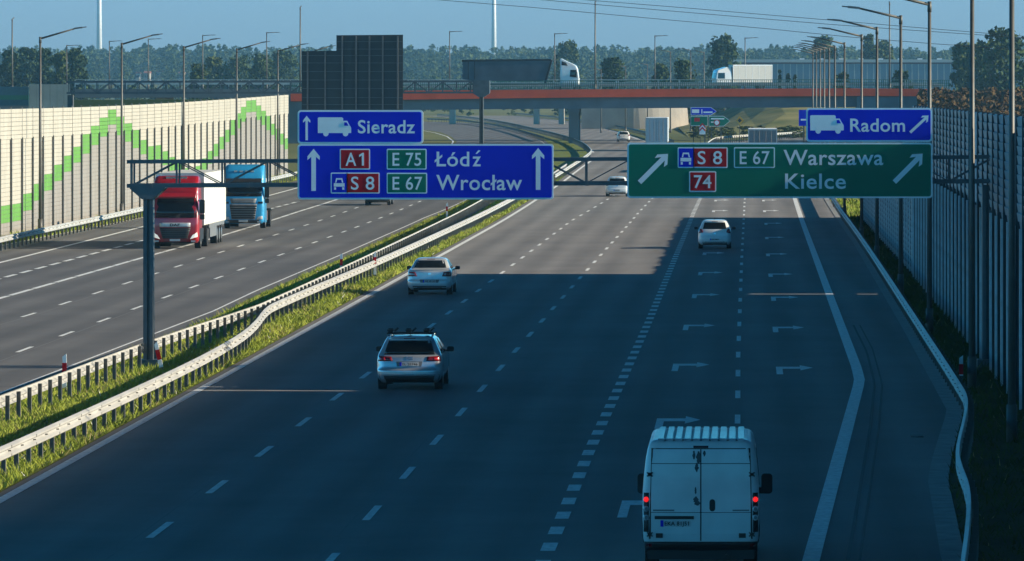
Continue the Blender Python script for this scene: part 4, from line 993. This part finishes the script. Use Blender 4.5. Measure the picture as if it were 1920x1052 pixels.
for sg in (-1, 1):                            # doors
    d_ = MB(); a, b = (.012, .865) if sg > 0 else (-.865, -.012)
    q = lambda z0, z1, k0, k1: [(a if sg > 0 else a*k0, z0), (b*k0 if sg > 0 else b, z0), (b*k1 if sg > 0 else b, z1), (a if sg > 0 else a*k1, z1)]
    h.patch(d_, q(.46,.955,1,1), 'rear', .020, 6, 4, .05); h.patch(d_, q(.965,1.20,1,1), 'rear', .014, 6, 4, .05); h.patch(d_, q(1.20,1.80,1,.985), 'rear', .020, 6, 5, .05); h.patch(d_, q(1.812,2.055,.985,.94), 'rear', .016, 6, 4, .05)
    d = d_.build('rear_door', M_vanp, van)
    for hz in (.58, 1.62):
        mb = MB(); xx = sg*.885; yy = h.rear(xx, hz); mb.bar((xx-.05,yy-.03,hz-.035),(xx+.05,yy-.03,hz+.035),.03,.025); mb.bar((xx-.05,yy-.03,hz+.035),(xx+.05,yy-.03,hz-.035),.03,.025); mb.cbox(xx,yy-.02,hz,.07,.05,.05); mb.build('hinge', M_galvd if hz > 1 else M_grey, d)
    mb = MB(); h.patch(mb, [(sg*.72-.06,.52),(sg*.72+.06,.52),(sg*.72+.06,.60),(sg*.72-.06,.60)], 'rear', .03, 2, 2); mb.build('step_pad', M_black, d)
    mb = MB(); h.patch(mb, [(-.83,.985),(-.46,.985),(-.46,1.01),(-.83,1.01)] if sg < 0 else [(.55,.985),(.84,.985),(.84,1.008),(.55,1.008)], 'rear', .024, 2, 1); mb.build('badge_strip', M_grey, d)
mb = MB()
h.patch(mb, [(-.010,.47),(.010,.47),(.010,2.05),(-.010,2.05)], 'rear', .012, 1, 8, .01)
for sg in (-1, 1): h.patch(mb, [(sg*.885-.014,.50),(sg*.885+.014,.50),(sg*.845+.014,2.06),(sg*.845-.014,2.06)], 'rear', .006, 1, 8, .01)
for z_ in (.96, 1.806, 2.062): h.patch(mb, [(-.86,z_-.009),(.86,z_-.009),(.86,z_+.009),(-.86,z_+.009)], 'rear', .012, 10, 1, .01)
mb.build('door_seam', M_black, van)
mb = MB(); pts = rrect(.15,.25,.98,1.19,.05,5); mb.prism(pts, -.012, .03); mb.build('door_handle', M_black, van)
mb = MB(); h.patch(mb, [(-.13,2.075),(.13,2.075),(.13,2.115),(-.13,2.115)], 'rear', .02, 4, 1); mb.build('brake_lamp', mat('lens_black', (.05,.004,.005), .3), van)
mb = MB(); h.patch(mb, [(-.80,.845),(-.12,.845),(-.12,.90),(-.80,.90)], 'rear', .045, 4, 1, .05); mb.build('plate_lamp_bar', M_black, van)
plate(van, h, -.70, -.18, .715, .825, txt='EKA 81J51', off=.030)
for sg in (-1, 1):                            # tall tail light clusters
    xa, xb = (.905, .995) if sg > 0 else (-.995, -.905)
    mb = MB(); h.patch(mb, [(xa,.62),(xb,.62),(xb*.995,1.30),(xa*.995,1.30)], 'rear', .012, 4, 6); o = mb.build('tail_light', M_black, van, True)
    mb = MB(); cx, cz = sg*.948, 1.185; yy = h.rear(cx, cz)
    mb.tube((cx,yy-.012,cz),(cx,yy-.045,cz),.048,.040,14); mb.build('red_lamp', M_lit, o, True)
    for cz in (1.02, .87):
        yy = h.rear(cx, cz); mb = MB(); mb.tube((cx,yy-.010,cz),(cx,yy-.03,cz),.058,.05,14); mb.build('clear_lamp', M_clear, o, True)
        mb = MB(); mb.tube((cx,yy-.032,cz),(cx,yy-.034,cz),.030,.03,12); mb.build('lamp_core', M_grey, o)
    mb = MB(); h.patch(mb, [(sg*.90-.05,.36),(sg*.90+.05,.36),(sg*.90+.05,.42),(sg*.90-.05,.42)], 'rear', .05, 2, 1); mb.build('reflector', M_lens, van)
mb = MB(); h.patch(mb, [(-.97,.27),(.97,.27),(.98,.45),(-.98,.45)], 'rear', .06, 12, 3, .08); mb.build('rear_bumper', M_black, van, True)
mb = MB(); mb.box(-.93,.93,.10,.50,.14,.30); mb.tube((.45,-.02,.20),(.45,.4,.20),.035,.035,8); mb.build('underbody', M_black, van)
mb = MB()
for i in range(9): mb.box(-.622+i*.1555-.018, -.622+i*.1555+.018, .13, 3.4, 2.19, 2.226)
mb.build('roof_groove', M_grey, van)
rs = random.Random(3)                         # streaks of dirt down the doors' middle
M_dirt = mat('dirt', (.07,.09,.10), .8, noise=.3)
for (xx, z0, z1, w_) in ((-.12,1.88,2.03,.03),(-.04,1.80,2.02,.05),(.06,1.93,2.03,.025),(-.07,1.66,1.82,.035),(-.09,1.28,1.40,.02),(-.085,1.10,1.24,.05),(-.06,1.08,1.16,.07)):
    n_ = 9; mb = MB(); L_ = [(xx-w_*(.4+.6*rs.random())*sin(pi*(i+.4)/n_)-.004, z0+(z1-z0)*i/(n_-1)) for i in range(n_)]; R_ = [(xx+w_*(.4+.6*rs.random())*sin(pi*(i+.4)/n_)+.004, z0+(z1-z0)*i/(n_-1)) for i in range(n_)]
    vs = [h.pt('rear', a, z, .0225) for a, z in L_+R_]; mb.add(vs, [(i, n_+i, n_+i+1, i+1) for i in range(n_-1)]); mb.build('dirt_streak', M_dirt, van)
for sg, zc in ((-1,1.2),(1,1.2)): mirror(van, sg*(1.06 if sg > 0 else .97), 3.9, zc, .20, .36)
for sd_ in ('left','right'):
    mb = MB(); h.patch(mb, [(2.9,1.25),(4.3,1.25),(3.95,1.9),(2.9,1.9)], sd_, .008, 4, 3); mb.build('side_window', M_glass, van, True)
    mb = MB(); h.patch(mb, [(.25,.42),(5.0,.42),(5.0,.56),(.25,.56)], sd_, .02, 6, 1); mb.build('side_moulding', M_black, van)
    for yy in (1.15, 4.5):
        mb = MB(); mb.add([h.pt(sd_, yy+.43*cos(a), max(.27,.36+.42*sin(a)), .024) for a in np.linspace(-.2, pi+.2, 17)], [tuple(range(17))]); mb.build('wheel_arch', M_black, van)
mb = MB(); h.patch(mb, [(-.85,1.35),(.85,1.35),(.8,2.0),(-.8,2.0)], 'front', .01); mb.build('windscreen', M_glass, van, True)
wheels(van, [(-.86,1.15),(.86,1.15),(-.86,4.5),(.86,4.5)], .34, .24)
# ------------------------------------------------------------------ lorries
def tractor(label, px, py, paint, style, tname='articulated_lorry', trailer=True):
    x, Y = G(px, py); t = thing(tname, label, 'lorry', (x, Y, gz(Y)+.012), None, pi)
    # local: front at y = 0 looks back along -y after the turn, so build with the front at y = +0 and the cab behind it
    top = 3.80 if style == 'red' else 3.82
    sl = [(.30,-2.1,-.12,1.12,.2),(.42,-2.1,-.02,1.22,.22),(.75,-2.15,.0,1.245,.22),(1.25,-2.2,.0,1.245,.2),(1.60,-2.2,-.03,1.24,.2),(2.2,-2.2,-.16,1.22,.2),(2.75,-2.2,-.34,1.20,.2),(2.95,-2.2,-.36,1.19,.2),(3.2,-2.2,-.48,1.185,.2),(3.5,-2.2,-.66,1.17,.22),(top-.08,-2.15,-.95,1.13,.24),(top,-2.05,-1.2,1.05,.26)]
    h = Hull(sl, .06); h.mesh().build('cab', paint, t, True)
    def fp(name, q, m, off=.012, nu=8, nv=3, dep=.03, par=t):
        mb = MB(); h.patch(mb, q, 'front', off, nu, nv, dep); return mb.build(name, m, par, True)
    sym = lambda x0, z0, x1, z1: [(-x0,z0),(x0,z0),(x1,z1),(-x1,z1)]
    ws = fp('windscreen', sym(1.12,1.62,1.10,2.68) if style == 'red' else sym(1.10,1.92,1.08,2.76), M_glass)
    mb = MB(); zt = 2.74 if style == 'red' else 2.82
    mb.prism_x([(-.15,zt),(.12,zt-.10),(.14,zt-.02),(-.25,zt+.18)], -1.08, 1.08); mb.build('sun_visor', paint if style == 'red' else M_black, t)
    for sg in (-1, 1):
        mb = MB(); h.patch(mb, [(-1.35,1.75),(-.45,1.75),(-.55,2.6),(-1.35,2.6)], 'right' if sg > 0 else 'left', .008, 4, 3); mb.build('side_window', M_glass, t, True)
        mb = MB(); pts = rrect(-.13,.13,-.36,.36,.06,3); mb.prism([(sg*1.40+a, 2.2+b) for a, b in pts], -.35, -.20); pts = rrect(-.12,.12,-.14,.14,.05,3); mb.prism([(sg*1.40+a, 1.66+b) for a, b in pts], -.35, -.22); mb.bar((sg*1.15,-.3,2.5),(sg*1.40,-.28,2.5),.05,.05); mb.build('wing_mirror', M_black, t)
        q = [(.78,.50),(1.17,.62),(1.15,.86),(.92,.72)] if style == 'red' else [(.80,.52),(1.16,.56),(1.14,.76),(.86,.70)]
        q = [(a*sg, b) for a, b in q]; q = q if sg > 0 else [q[1], q[0], q[3], q[2]]
        fp('headlight', q, M_head if style == 'red' else M_clear, .02, 5, 3)
        mb = MB(); mb.cbox(sg*.95, h.front(.95,.42)+.02, .40, .22, .04, .08); mb.build('fog_lamp', M_clear, t)
        mb = MB(); mb.box(min(sg*1.05,sg*1.25),max(sg*1.05,sg*1.25),-1.95,-.55,.35,1.05); mb.build('step_panel', M_black if style == 'red' else paint, t)
    if style == 'red':
        fp('grille', sym(.60,.38,.82,1.10), M_black); mb = MB()
        for k in range(6): h.patch(mb, sym(.60+.036*k,.44+.11*k,.605+.036*k,.475+.11*k), 'front', .03, 6, 1, .03)
        mb.build('grille_bar', mat('grille_dark', (.035,.036,.038), .45), t)
        b_ = fp('badge_panel', sym(.80,1.14,.80,1.36), M_clear, .022)
        v, f = letter_mesh('DAF', -.26, .26, 1.185, .13, .04); letters(v, f, h.front(0,1.25)+.040, -1).build('lettering', M_black, b_)
        mb = MB(); mb.tube((-.55,-.95,3.66),(.55,-.95,3.66),.10,.10,8); mb.box(-.6,.6,-1.1,-.85,3.50,3.60); mb.build('roof_lamp_bar', M_chrome, t)
        fp('bumper_gap', sym(1.0,.30,1.0,.36), M_black, .02)
        fp('roof_window', sym(.75,3.28,.70,3.40), mat('truck_red_dark', (.20,.01,.015), .3), .012)
    else:
        fp('grille', sym(.70,.55,.82,1.46), M_grey); mb = MB()
        for k in range(6): h.patch(mb, sym(.69+.022*k,.60+.14*k,.70+.022*k,.69+.14*k), 'front', .03, 6, 1, .03)
        mb.build('grille_bar', M_black, t)
        fp('badge_panel', sym(.72,1.50,.80,1.80), M_grey, .02)
        fp('bumper', sym(1.20,.32,1.22,.52), M_darkp, .014)
        mb = MB()
        for xx in (-.5,-.17,.17,.5): mb.cbox(xx, h.front(xx,3.42)+.03, 3.42, .2, .08, .10)
        mb.build('roof_lamp', M_head if False else M_clear, t)
        for xx in (-1.02, 1.02):
            mb = MB(); mb.cbox(xx, h.front(xx,1.55)+.01, 1.55, .30, .03, .12); mb.build('air_inlet', M_black, t)
        mb = MB(); mb.cbox(0, h.front(0,2.60)+.03, 2.60, .3, .01, .08); mb.build('windscreen_sticker', M_white, t)
        MB().prism_x([(-2.25,2.9),(-2.25,3.7),(-2.15,3.75),(-2.1,2.9)], -1.15, 1.15).build('air_deflector', paint, t)
    plate(t, h, -.27, .27, .40, .51, 'front', None, .05)
    mb = MB(); mb.box(-.42,.42,-6.1,-2.0,.72,.98); mb.box(-1.2,1.2,-3.2,-2.25,.45,1.02); mb.box(-.5,.5,-5.2,-4.2,.98,1.15); mb.build('chassis', M_black if style == 'red' else mat('chassis_brown', (.12,.05,.04), .6), t)
    for sg in (-1, 1):
        mb = MB(); mb.prism_x([(-4.25,.95),(-4.5,1.12),(-5.3,1.12),(-5.55,.95),(-5.5,.92),(-5.3,1.07),(-4.5,1.07),(-4.3,.92)], sg*.95-.3, sg*.95+.3); mb.build('mudguard', M_black, t)
    wheels(t, [(-1.08,-1.35),(1.08,-1.35)], .50, .30); wheels(t, [(-.98,-4.9),(.98,-4.9)], .50, .27, None, True)
    if trailer:
        mb = MB(); vs = rrect(-1.275,1.275,1.15,3.92,.06,3); mb.prism(vs, -15.6, -2.7); mb.build('trailer_box', M_tarp, t)
        mb = MB()
        for y_ in np.arange(-15.3, -2.7, 1.3): mb.box(-1.283,1.283,y_,y_+.05,1.2,3.9)
        mb.build('curtain_strap', mat('tarp_strap', (.50,.49,.46), .7), t)
        mb = MB(); mb.box(-1.2,1.2,-15.5,-6.5,.95,1.149)
        for sg in (-1,1): mb.box(sg*1.2-.03,sg*1.2+.03,-10.5,-6.6,.45,.95)
        mb.build('trailer_frame', M_grey, t)
        wheels(t, [(s_*1.02, y_) for s_ in (-1,1) for y_ in (-11.2,-12.5,-13.8)], .50, .36)
    return t
tractor('red lorry with lit headlamps pulling a white box trailer past the gantry column', 328, 467, M_tred, 'red')
tractor('bright blue lorry tractor without a trailer driving behind the red lorry', 456, 429, M_tblue, 'blue', 'lorry_tractor', False)
def rear_lorry(label, px, Y, w_, top, m_door, rz=0):
    x = PX(px, Y); t = thing('box_lorry', label, 'lorry', (x, Y, gz(Y)+.012), None, rz); hw = w_/2
    mb = MB(); mb.box(-hw, hw, .03, 12.5, 1.1, top); mb.build('trailer_box', m_door, t)
    mb = MB(); mb.box(-hw-.02, hw+.02, 0, .06, top-.10, top+.02); mb.box(-hw-.02, -hw+.07, 0, .06, 1.0, top-.1); mb.box(hw-.07, hw+.02, 0, .06, 1.0, top-.1); mb.box(-hw-.02,hw+.02,0,.06,.95,1.099); mb.build('door_frame', M_tgrey if m_door is M_tdark else M_galv, t)
    mb = MB(); mb.box(-.01,.01,.015,.029,1.15,top-.12)
    for xx in (-.8,-.3,.3,.8): mb.tube((xx,0,1.2),(xx,0,top-.2),.02,.02,6)
    mb.build('door_bar', M_galvd, t)
    mb = MB(); mb.box(-hw+.01,hw-.01,.03,12.4,top+.001,top+.025); mb.build('roof', M_white, t)
    mb = MB(); mb.box(-hw+.1,hw-.1,.1,12.3,.85,1.099); mb.box(-1.1,1.1,.05,.15,.45,.6); mb.build('chassis', M_black, t)
    for sg in (-1,1):
        mb = MB(); mb.box(sg*1.0-.18,sg*1.0+.18,-.02,.04,.66,.80); mb.build('tail_light', M_lens, t)
    h = Hull([(.4,13.2,15.2,1.15,.2),(1.2,13.2,15.4,1.24,.2),(2.6,13.2,15.2,1.2,.2),(3.6,13.3,14.6,1.1,.2)]); h.mesh().build('cab', M_wpaint, t, True)
    wheels(t, [(s_*1.0, y_) for s_ in (-1,1) for y_ in (1.8,3.1,4.4,14.4)], .48, .34); 
    for sg in (-1,1): mirror(t, sg*1.35, 14.6, 2.4, .18, .5)
    return t
rear_lorry('box trailer with pale closed doors behind the green sign, near the white car', 1231, 700, 2.6, 3.98, M_tgrey)
rear_lorry('box trailer with dark doors and bright roof edge left of the Radom sign', 1430, 540, 2.62, 4.0, M_tdark)
# tipper on the bridge, seen from its side; local +x is forward
zt = PZ(171.5, 804.5); t = thing('tipper_lorry', 'tipper lorry with a dark trough trailer and white cab on the orange bridge', 'lorry', (PX(868, 804.5), 804.5, zt))
KX = 804.5/F; q = lambda a, b: ((a-868)*KX, PZ(b, 804.5)-zt)
mb = MB(); mb.prism([q(868,113),(q(1033,112)),q(1022,150),q(1012,153),q(886,151),q(868,149)], -1.2, 1.2); mb.build('tipper_body', M_tub, t)
mb = MB(); mb.prism([q(867,116),q(867,112),q(1034,110.5),q(1034,114)], -1.26, 1.26); mb.prism([q(1033,113),q(1036,113),q(1024,156),q(1020,156)], -1.24, 1.24)
for px in (878, 890): mb.prism([q(px,115),q(px+1.5,115),q(px+1.5,149),q(px,149)], -1.24, 1.24)
mb.build('tipper_frame', M_black, t)
mb = MB(); mb.box(q(884,0)[0], q(1045,0)[0], -.5, .5, .80, 1.1); mb.build('chassis', M_darkp, t)
x0 = q(1050,0)[0]; sl = [(.45,x0,x0+2.55,1.15,.2),(.9,x0,x0+2.70,1.22,.2),(1.8,x0,x0+2.72,1.22,.12),(2.7,x0,x0+2.58,1.2,.12),(3.1,x0,x0+2.48,1.18,.12),(3.5,x0,x0+2.30,1.14,.12),(3.75,x0,x0+1.9,1.08,.12),(4.05,x0,x0+1.2,1.04,.12),(4.40,x0,x0+.5,1.0,.1),(4.5,x0,x0+.3,.98,.1)]
h = Hull(sl); mb = h.mesh(); mb.v = [(y, -x_, z) for x_, y, z in mb.v]; mb.build('cab', M_wpaint, t, True)
def spatch(name, c, m, off=.01):
    mb = MB(); h.patch(mb, c, 'right', off, 4, 3); mb.v = [(y, -x_, z) for x_, y, z in mb.v]; return mb.build(name, m, t, True)
spatch('side_window', [(x0+1.35,2.0),(x0+2.35,1.9),(x0+2.28,2.95),(x0+1.45,2.95)], M_glass); spatch('roof_vent', [(x0+.25,3.6),(x0+1.1,3.5),(x0+.9,3.95),(x0+.25,4.15)], M_black)
mb = MB(); h.patch(mb, [(-1.05,1.8),(1.05,1.8),(1.0,2.95),(-1.0,2.95)], 'front', .01); mb.v = [(y, -x_, z) for x_, y, z in mb.v]; mb.build('windscreen', M_glass, t, True)
mb = MB(); mb.box(x0+2.2, x0+2.35, -1.42, -1.22, 1.9, 2.7); mb.build('wing_mirror', M_black, t)
for px in (884, 898, 912, 1046, 1082):
    for yy in (-1.0, 1.0):
        xx = q(px,0)[0]; mb = MB(); mb.tube((xx,yy-.17,.5),(xx,yy+.17,.5),.5,.5,18); wl = mb.build('wheel', M_tyre, t); mb = MB(); mb.tube((xx,yy-.18*(1 if yy<0 else -1),.5),(xx,yy-.19*(1 if yy<0 else -1),.5),.3,.28,12); mb.build('rim', M_rim, wl)
# white box lorry on the rear deck, facing left
Yl = 852.; zt = 8.45; t = thing('box_lorry', 'white box lorry facing left on the rear road deck', 'lorry', (PX(1370, Yl), Yl, zt), None, radians(16))
k2 = Yl/F; q = lambda a, b: ((a-1370)*k2, PZ(b, Yl)-zt)
mb = MB(); mb.box(0, q(1447,0)[0], -1.25, 1.25, .95, q(0,121.5)[1]); mb.build('cargo_box', M_tarp, t)
mb = MB()
for i in range(0, 7): mb.box(i*.98, i*.98+.04, -1.262, -1.251, 1.0, q(0,122)[1])
mb.box(0, q(1447,0)[0], -1.265, -1.251, q(0,123.5)[1], q(0,121.4)[1]); mb.build('box_rib', M_white, t)
sl = [(.45,-2.5,-.12,1.1,.2),(.9,-2.6,-.1,1.2,.2),(1.5,-2.6,-.1,1.2,.1),(2.5,-2.42,-.1,1.15,.1),(2.75,-2.3,-.1,1.1,.1),(2.95,-1.7,-.1,1.05,.1),(3.2,-.9,-.1,1.0,.1)]
h = Hull(sl); mb = h.mesh(); mb.v = [(y, -x_, z) for x_, y, z in mb.v]; mb.build('cab', M_wpaint, t, True)
mb = MB(); h.patch(mb, [(-2.3,1.5),(-1.2,1.5),(-1.2,2.35),(-2.2,2.35)], 'right', .01, 4, 3); mb.v = [(y, -x_, z) for x_, y, z in mb.v]; mb.build('side_window', M_glass, t)
mb = MB(); h.patch(mb, [(-1.05,1.3),(1.05,1.3),(1.0,2.4),(-1.0,2.4)], 'rear', .012); mb.v = [(y, -x_, z) for x_, y, z in mb.v]; mb.build('windscreen', M_glass, t)
mb = MB(); mb.box(-2.3, q(1445,0)[0], -.5, .5, .6, .94); mb.build('chassis', M_black, t)
for xx in (-1.6, 4.4):
    for yy in (-1.0, 1.0): mb = MB(); mb.tube((xx,yy-.15,.48),(xx,yy+.15,.48),.48,.48,16); mb.build('wheel', M_tyre, t)
# ------------------------------------------------------------------ trees, far buildings
def crown(rg, h, r, ncl, nleaf, ls, shape='round', z0f=.25):
    """leaf quads scattered over the shells of many clumps"""
    out = []
    for c in range(ncl):
        u = rg.random(); zz = h*(z0f + (1-z0f)*u)
        if shape == 'round': rad = r*sqrt(max(.05, 1-((u-.42)/.62)**2))
        elif shape == 'cone': rad = r*(1-u)**.8*.95 + .1*r
        else: rad = r*(.55+.45*sin(pi*min(1,u*1.05)))
        a = rg.random()*2*pi; d = rad*sqrt(rg.random())*.85
        cr = r*(.22+.20*rg.random())*(1.0 if shape != 'cone' else .7)
        v = rg.normal(size=(nleaf,3)); v /= np.linalg.norm(v,axis=1)[:,None]; v *= (cr*(.55+.5*rg.random(nleaf)))[:,None]; v[:,2] *= .75
        out.append(v + np.array([d*cos(a), d*sin(a), zz]))
    c = np.concatenate(out); n = len(c)
    a = rg.normal(size=(n,3)); a /= np.linalg.norm(a,axis=1)[:,None]; b = np.cross(a, rg.normal(size=(n,3))); b /= np.linalg.norm(b,axis=1)[:,None]
    s = ls*(.6+.8*rg.random(n))[:,None]; a *= s; b *= s*.7
    V = np.zeros((n*4,3)); V[0::4] = c-a; V[1::4] = c-b; V[2::4] = c+a; V[3::4] = c+b
    return V
rg = np.random.default_rng(11)
def tree(label, px, pytop, pybase, Y, wpx, shape='round', m=M_leafA, ncl=60, nl=26, name='broadleaf_tree', group='trees beyond the motorway'):
    x = PX(px, Y); z0 = gz(Y); h = PZ(pytop, Y)-z0; r = wpx*Y/F/2
    t = thing(name, label, 'tree', (x, Y, z0), group)
    mb = MB(); mb.tube((0,0,-.1),(0,0,h*.55),max(.18,h*.022),h*.010,8)
    for i in range(5):
        a = rg.random()*6.28; mb.tube((0,0,h*(.2+.07*i)),(r*.55*cos(a),r*.55*sin(a),h*(.42+.09*i)),h*.009,h*.003,5)
    mb.build('trunk', M_bark, t, True)
    V = crown(rg, h, r, ncl, nl, h*.019+.10, shape, .06)
    o = bpy.data.objects.new('crown', npmesh('crown', V, np.arange(len(V)).reshape(-1,4), [m])); COL.objects.link(o); o.parent = t
    return t
for i, (px, top, Yt, wp, sh, m) in enumerate(((18,96,1300,44,'round',M_leafA),(52,93,1400,40,'tall',M_leafA),(84,96,1350,38,'round',M_leafA),(112,101,1250,34,'tall',M_leafB),(143,95,1300,46,'round',M_leafA))):
    tree('dark tree in the clump at the left edge of the picture, %s from the left' % ORD[i], px, top, 165, Yt, wp*1.15, sh, m, 150)
for lab, px, top, Yt, wp, sh, m in (('large round tree rising behind the white box lorry', 1357,70,1500,58,'round',M_leafA),
    ('dark round tree just left of the white box lorry', 1283,118,1150,52,'round',M_leafA), ('low bush like tree between the tall pole and the round dark tree', 1240,122,1200,30,'round',M_leafB),
    ('dark tree between the tipper cab and the tall pole', 1148,112,1250,46,'round',M_leafA), ('tall ragged tree behind the gap of the tipper lorry', 1062,82,1800,52,'tall',M_leafB),
    ('big dark tree at the right edge of the picture', 1884,62,1150,104,'round',M_leafA), ('dark tree left of the big tree at the right edge', 1838,82,1200,60,'round',M_leafA),
    ('mid green tree standing at the right end of the long shed', 1802,84,1250,44,'tall',M_leafB), ('slim dark tree against the long shed', 1630,66,1900,26,'tall',M_leafA),
    ('small round tree rising over the shed roof', 1655,80,1950,44,'round',M_leafB), ('ragged tree above the row of lamp arms on the right', 1545,72,1900,50,'tall',M_leafA),
    ('round tree in front of the shed between lamp posts', 1578,140,1050,34,'round',M_leafB), ('low tree in front of the shed near the last tall lamp posts', 1690,138,1050,40,'round',M_leafA),
    ('tree left of the wind turbine base', 400,108,1500,44,'round',M_leafB), ('pale tree behind the far gantry beam', 372,122,1250,34,'round',M_leafB), ('dark tree right of the wall lamp row', 448,112,1600,60,'round',M_leafA), ('dark tree against the hill left of the stepped sign board', 530,100,1700,60,'round',M_leafA),
    ('wide dark tree behind the fifth wall lamp', 492,104,1500,46,'tall',M_leafA)):
    tree(lab, px, top, 165, Yt, wp*1.15, sh, m, 150)
for i, px in enumerate((1462, 1478, 1490)):
    tree('dark conifer before the long shed, %s of three' % ORD[i], px, 132+3*i, 165, 1060, 12, 'cone', M_leafA, 30, 20, 'conifer_tree', 'conifers before the shed')
# far forest on the rising ground, one mass
proto = [crown(rg, 1.0, .25, 22, 12, .045, sh, .08) for sh in ('round','tall','tall','cone','round','tall')]
Vs = []; Ms = []
for i in range(3800):
    Y = 2450 + 1700*rg.random()**1.1; px = -120 + 2160*rg.random(); x = PX(px, Y)
    hill = 7*math.exp(-((px-290)/120)**2)*sstep(2700,3300,Y) + 3*sin(px*.012+1.3)
    if Y < 3000 and rg.random() < .35: continue
    if Y < 3300 and min(abs(px-q_) for q_ in (258,275,340,412,300,1130,1218,206)) < 14: continue
    hh = (13 + 7*rg.random()**1.5) * (.75 + .35*sstep(2450,3300,Y)); V = proto[i % 6].copy(); a = rg.random()*6.28
    R = np.array([[cos(a),-sin(a),0],[sin(a),cos(a),0],[0,0,1]]); V = V @ R.T * hh + np.array([x, Y, gz(Y)+max(-1,hill-4)])
    Vs.append(V); Ms.append(np.full(len(V)//4, int(rg.random() < .4)))
V = np.concatenate(Vs)
o = bpy.data.objects.new('far_forest', npmesh('far_forest', V, np.arange(len(V)).reshape(-1,4), [M_leafA, M_leafB], np.concatenate(Ms))); COL.objects.link(o)
tag(o, 'hazy dark green forest covering the low hills along the horizon', 'forest', None, 'stuff')
# nearer hedges beyond the bridge, one mass
Vs = []
for i in range(90):
    px = rg.random()*1150; Y = 1500+700*rg.random(); 
    V = proto[i % 6]*np.array([9,9,1])*(.8+.4*rg.random()); V[:,2] *= 4.5+5*rg.random()
    Vs.append(V + np.array([PX(px, Y), Y, gz(Y)]))
for i in range(60):
    px = 1300+ 330*rg.random(); Y = 880+35*rg.random(); V = proto[i % 6]*np.array([5,5,1.6])*(.6+.6*rg.random()); Vs.append(V + np.array([PX(px, Y), Y, gz(Y)]))
V = np.concatenate(Vs); o = bpy.data.objects.new('hedge', npmesh('hedge', V, np.arange(len(V)).reshape(-1,4), [M_leafB])); COL.objects.link(o)
tag(o, 'scattered low hedges and scrub in the fields beyond the bridge', 'hedges', None, 'stuff')
# long shed
Ysh = 1700.; t = thing('warehouse', 'long grey warehouse with a dark band and pale roof on the right horizon', 'building', (PX(1620,Ysh),Ysh,gz(Ysh)))
xa, xb = PX(1345,Ysh), PX(1960,Ysh)
MB().box(xa, xb, Ysh, Ysh+60, .9, PZ(120,Ysh)).build('wall', M_wall, t, world=True)
MB().box(xa-.2, xb+.2, Ysh-.3, Ysh+60.3, PZ(120,Ysh), PZ(117,Ysh)).build('band', M_shedband, t, world=True)
mb = MB(); mb.prism([(xa-.3,PZ(117,Ysh)),(xb+.3,PZ(117,Ysh)),(xb+.3,PZ(111.5,Ysh)),(xa-.3,PZ(111.5,Ysh))], Ysh-.4, Ysh+60.4); mb.build('roof', M_shedroof, t, world=True)
mb = MB()
for px in range(1500, 1800, 37): mb.box(PX(px,Ysh), PX(px+9,Ysh), Ysh+8, Ysh+12, PZ(111.4,Ysh), PZ(109.4,Ysh))
mb.build('roof_light', M_white, t, world=True)
mb = MB()
for px in range(1350, 1955, 12): mb.box(PX(px,Ysh)-.12, PX(px,Ysh)+.12, Ysh-.12, Ysh-.001, .9, PZ(120,Ysh))
mb.build('cladding_rib', M_shedroof, t, world=True)
for i, (px, py, wp, hp) in enumerate(((258,124,10,7),(275,138,16,9),(340,140,14,7),(412,135,10,6),(300,140,22,6),(1130,128,12,8),(1218,126,12,8),(206,141,16,9))):
    Yh = 3300.+20*i; x = PX(px,Yh); kk = Yh/F; t = thing('house', 'tiny pale house among the far trees, %s from the left' % ORD[[1,2,4,5,3,6,7,0][i]], 'house', (x,Yh,gz(Yh)), 'far houses')
    z0 = gz(Yh)-.2; zw = z0 + 6.5; ww = wp*kk/3
    MB().box(x-ww, x+ww, Yh, Yh+9, z0, zw).build('wall', M_house, t, world=True)
    MB().prism_x([(Yh-.5,zw+.001),(Yh+4.5,zw+hp*kk*.45),(Yh+9.5,zw+.001)], x-ww-.3, x+ww+.3).build('roof', M_roof, t, world=True)
    mb = MB()
    for s_ in (-.5, .5): mb.box(x+ww*s_-.5, x+ww*s_+.5, Yh-.05, Yh-.001, zw-2.2, zw-.9)
    mb.build('window', M_glass, t, world=True)
# ------------------------------------------------------------------ haze: one box of pale air round everything
hm = bpy.data.materials.new('haze_air'); hm.use_nodes = True; n = hm.node_tree.nodes; n.remove(n['Principled BSDF'])
pv = n.new('ShaderNodeVolumePrincipled'); pv.inputs['Color'].default_value = (.30,.68,1.0,1); pv.inputs['Density'].default_value = .00008; pv.inputs['Anisotropy'].default_value = 0.0
hm.node_tree.links.new(pv.outputs[0], n['Material Output'].inputs['Volume'])
try: hm.cycles.homogeneous_volume = True
except Exception: pass
mb = MB(); mb.box(-1000, 1000, -20, 4750, -1.2, 165); o = mb.build('haze', hm); o['kind'] = 'stuff'; tag(o, 'thin pale morning haze lying over the whole motorway', 'haze')
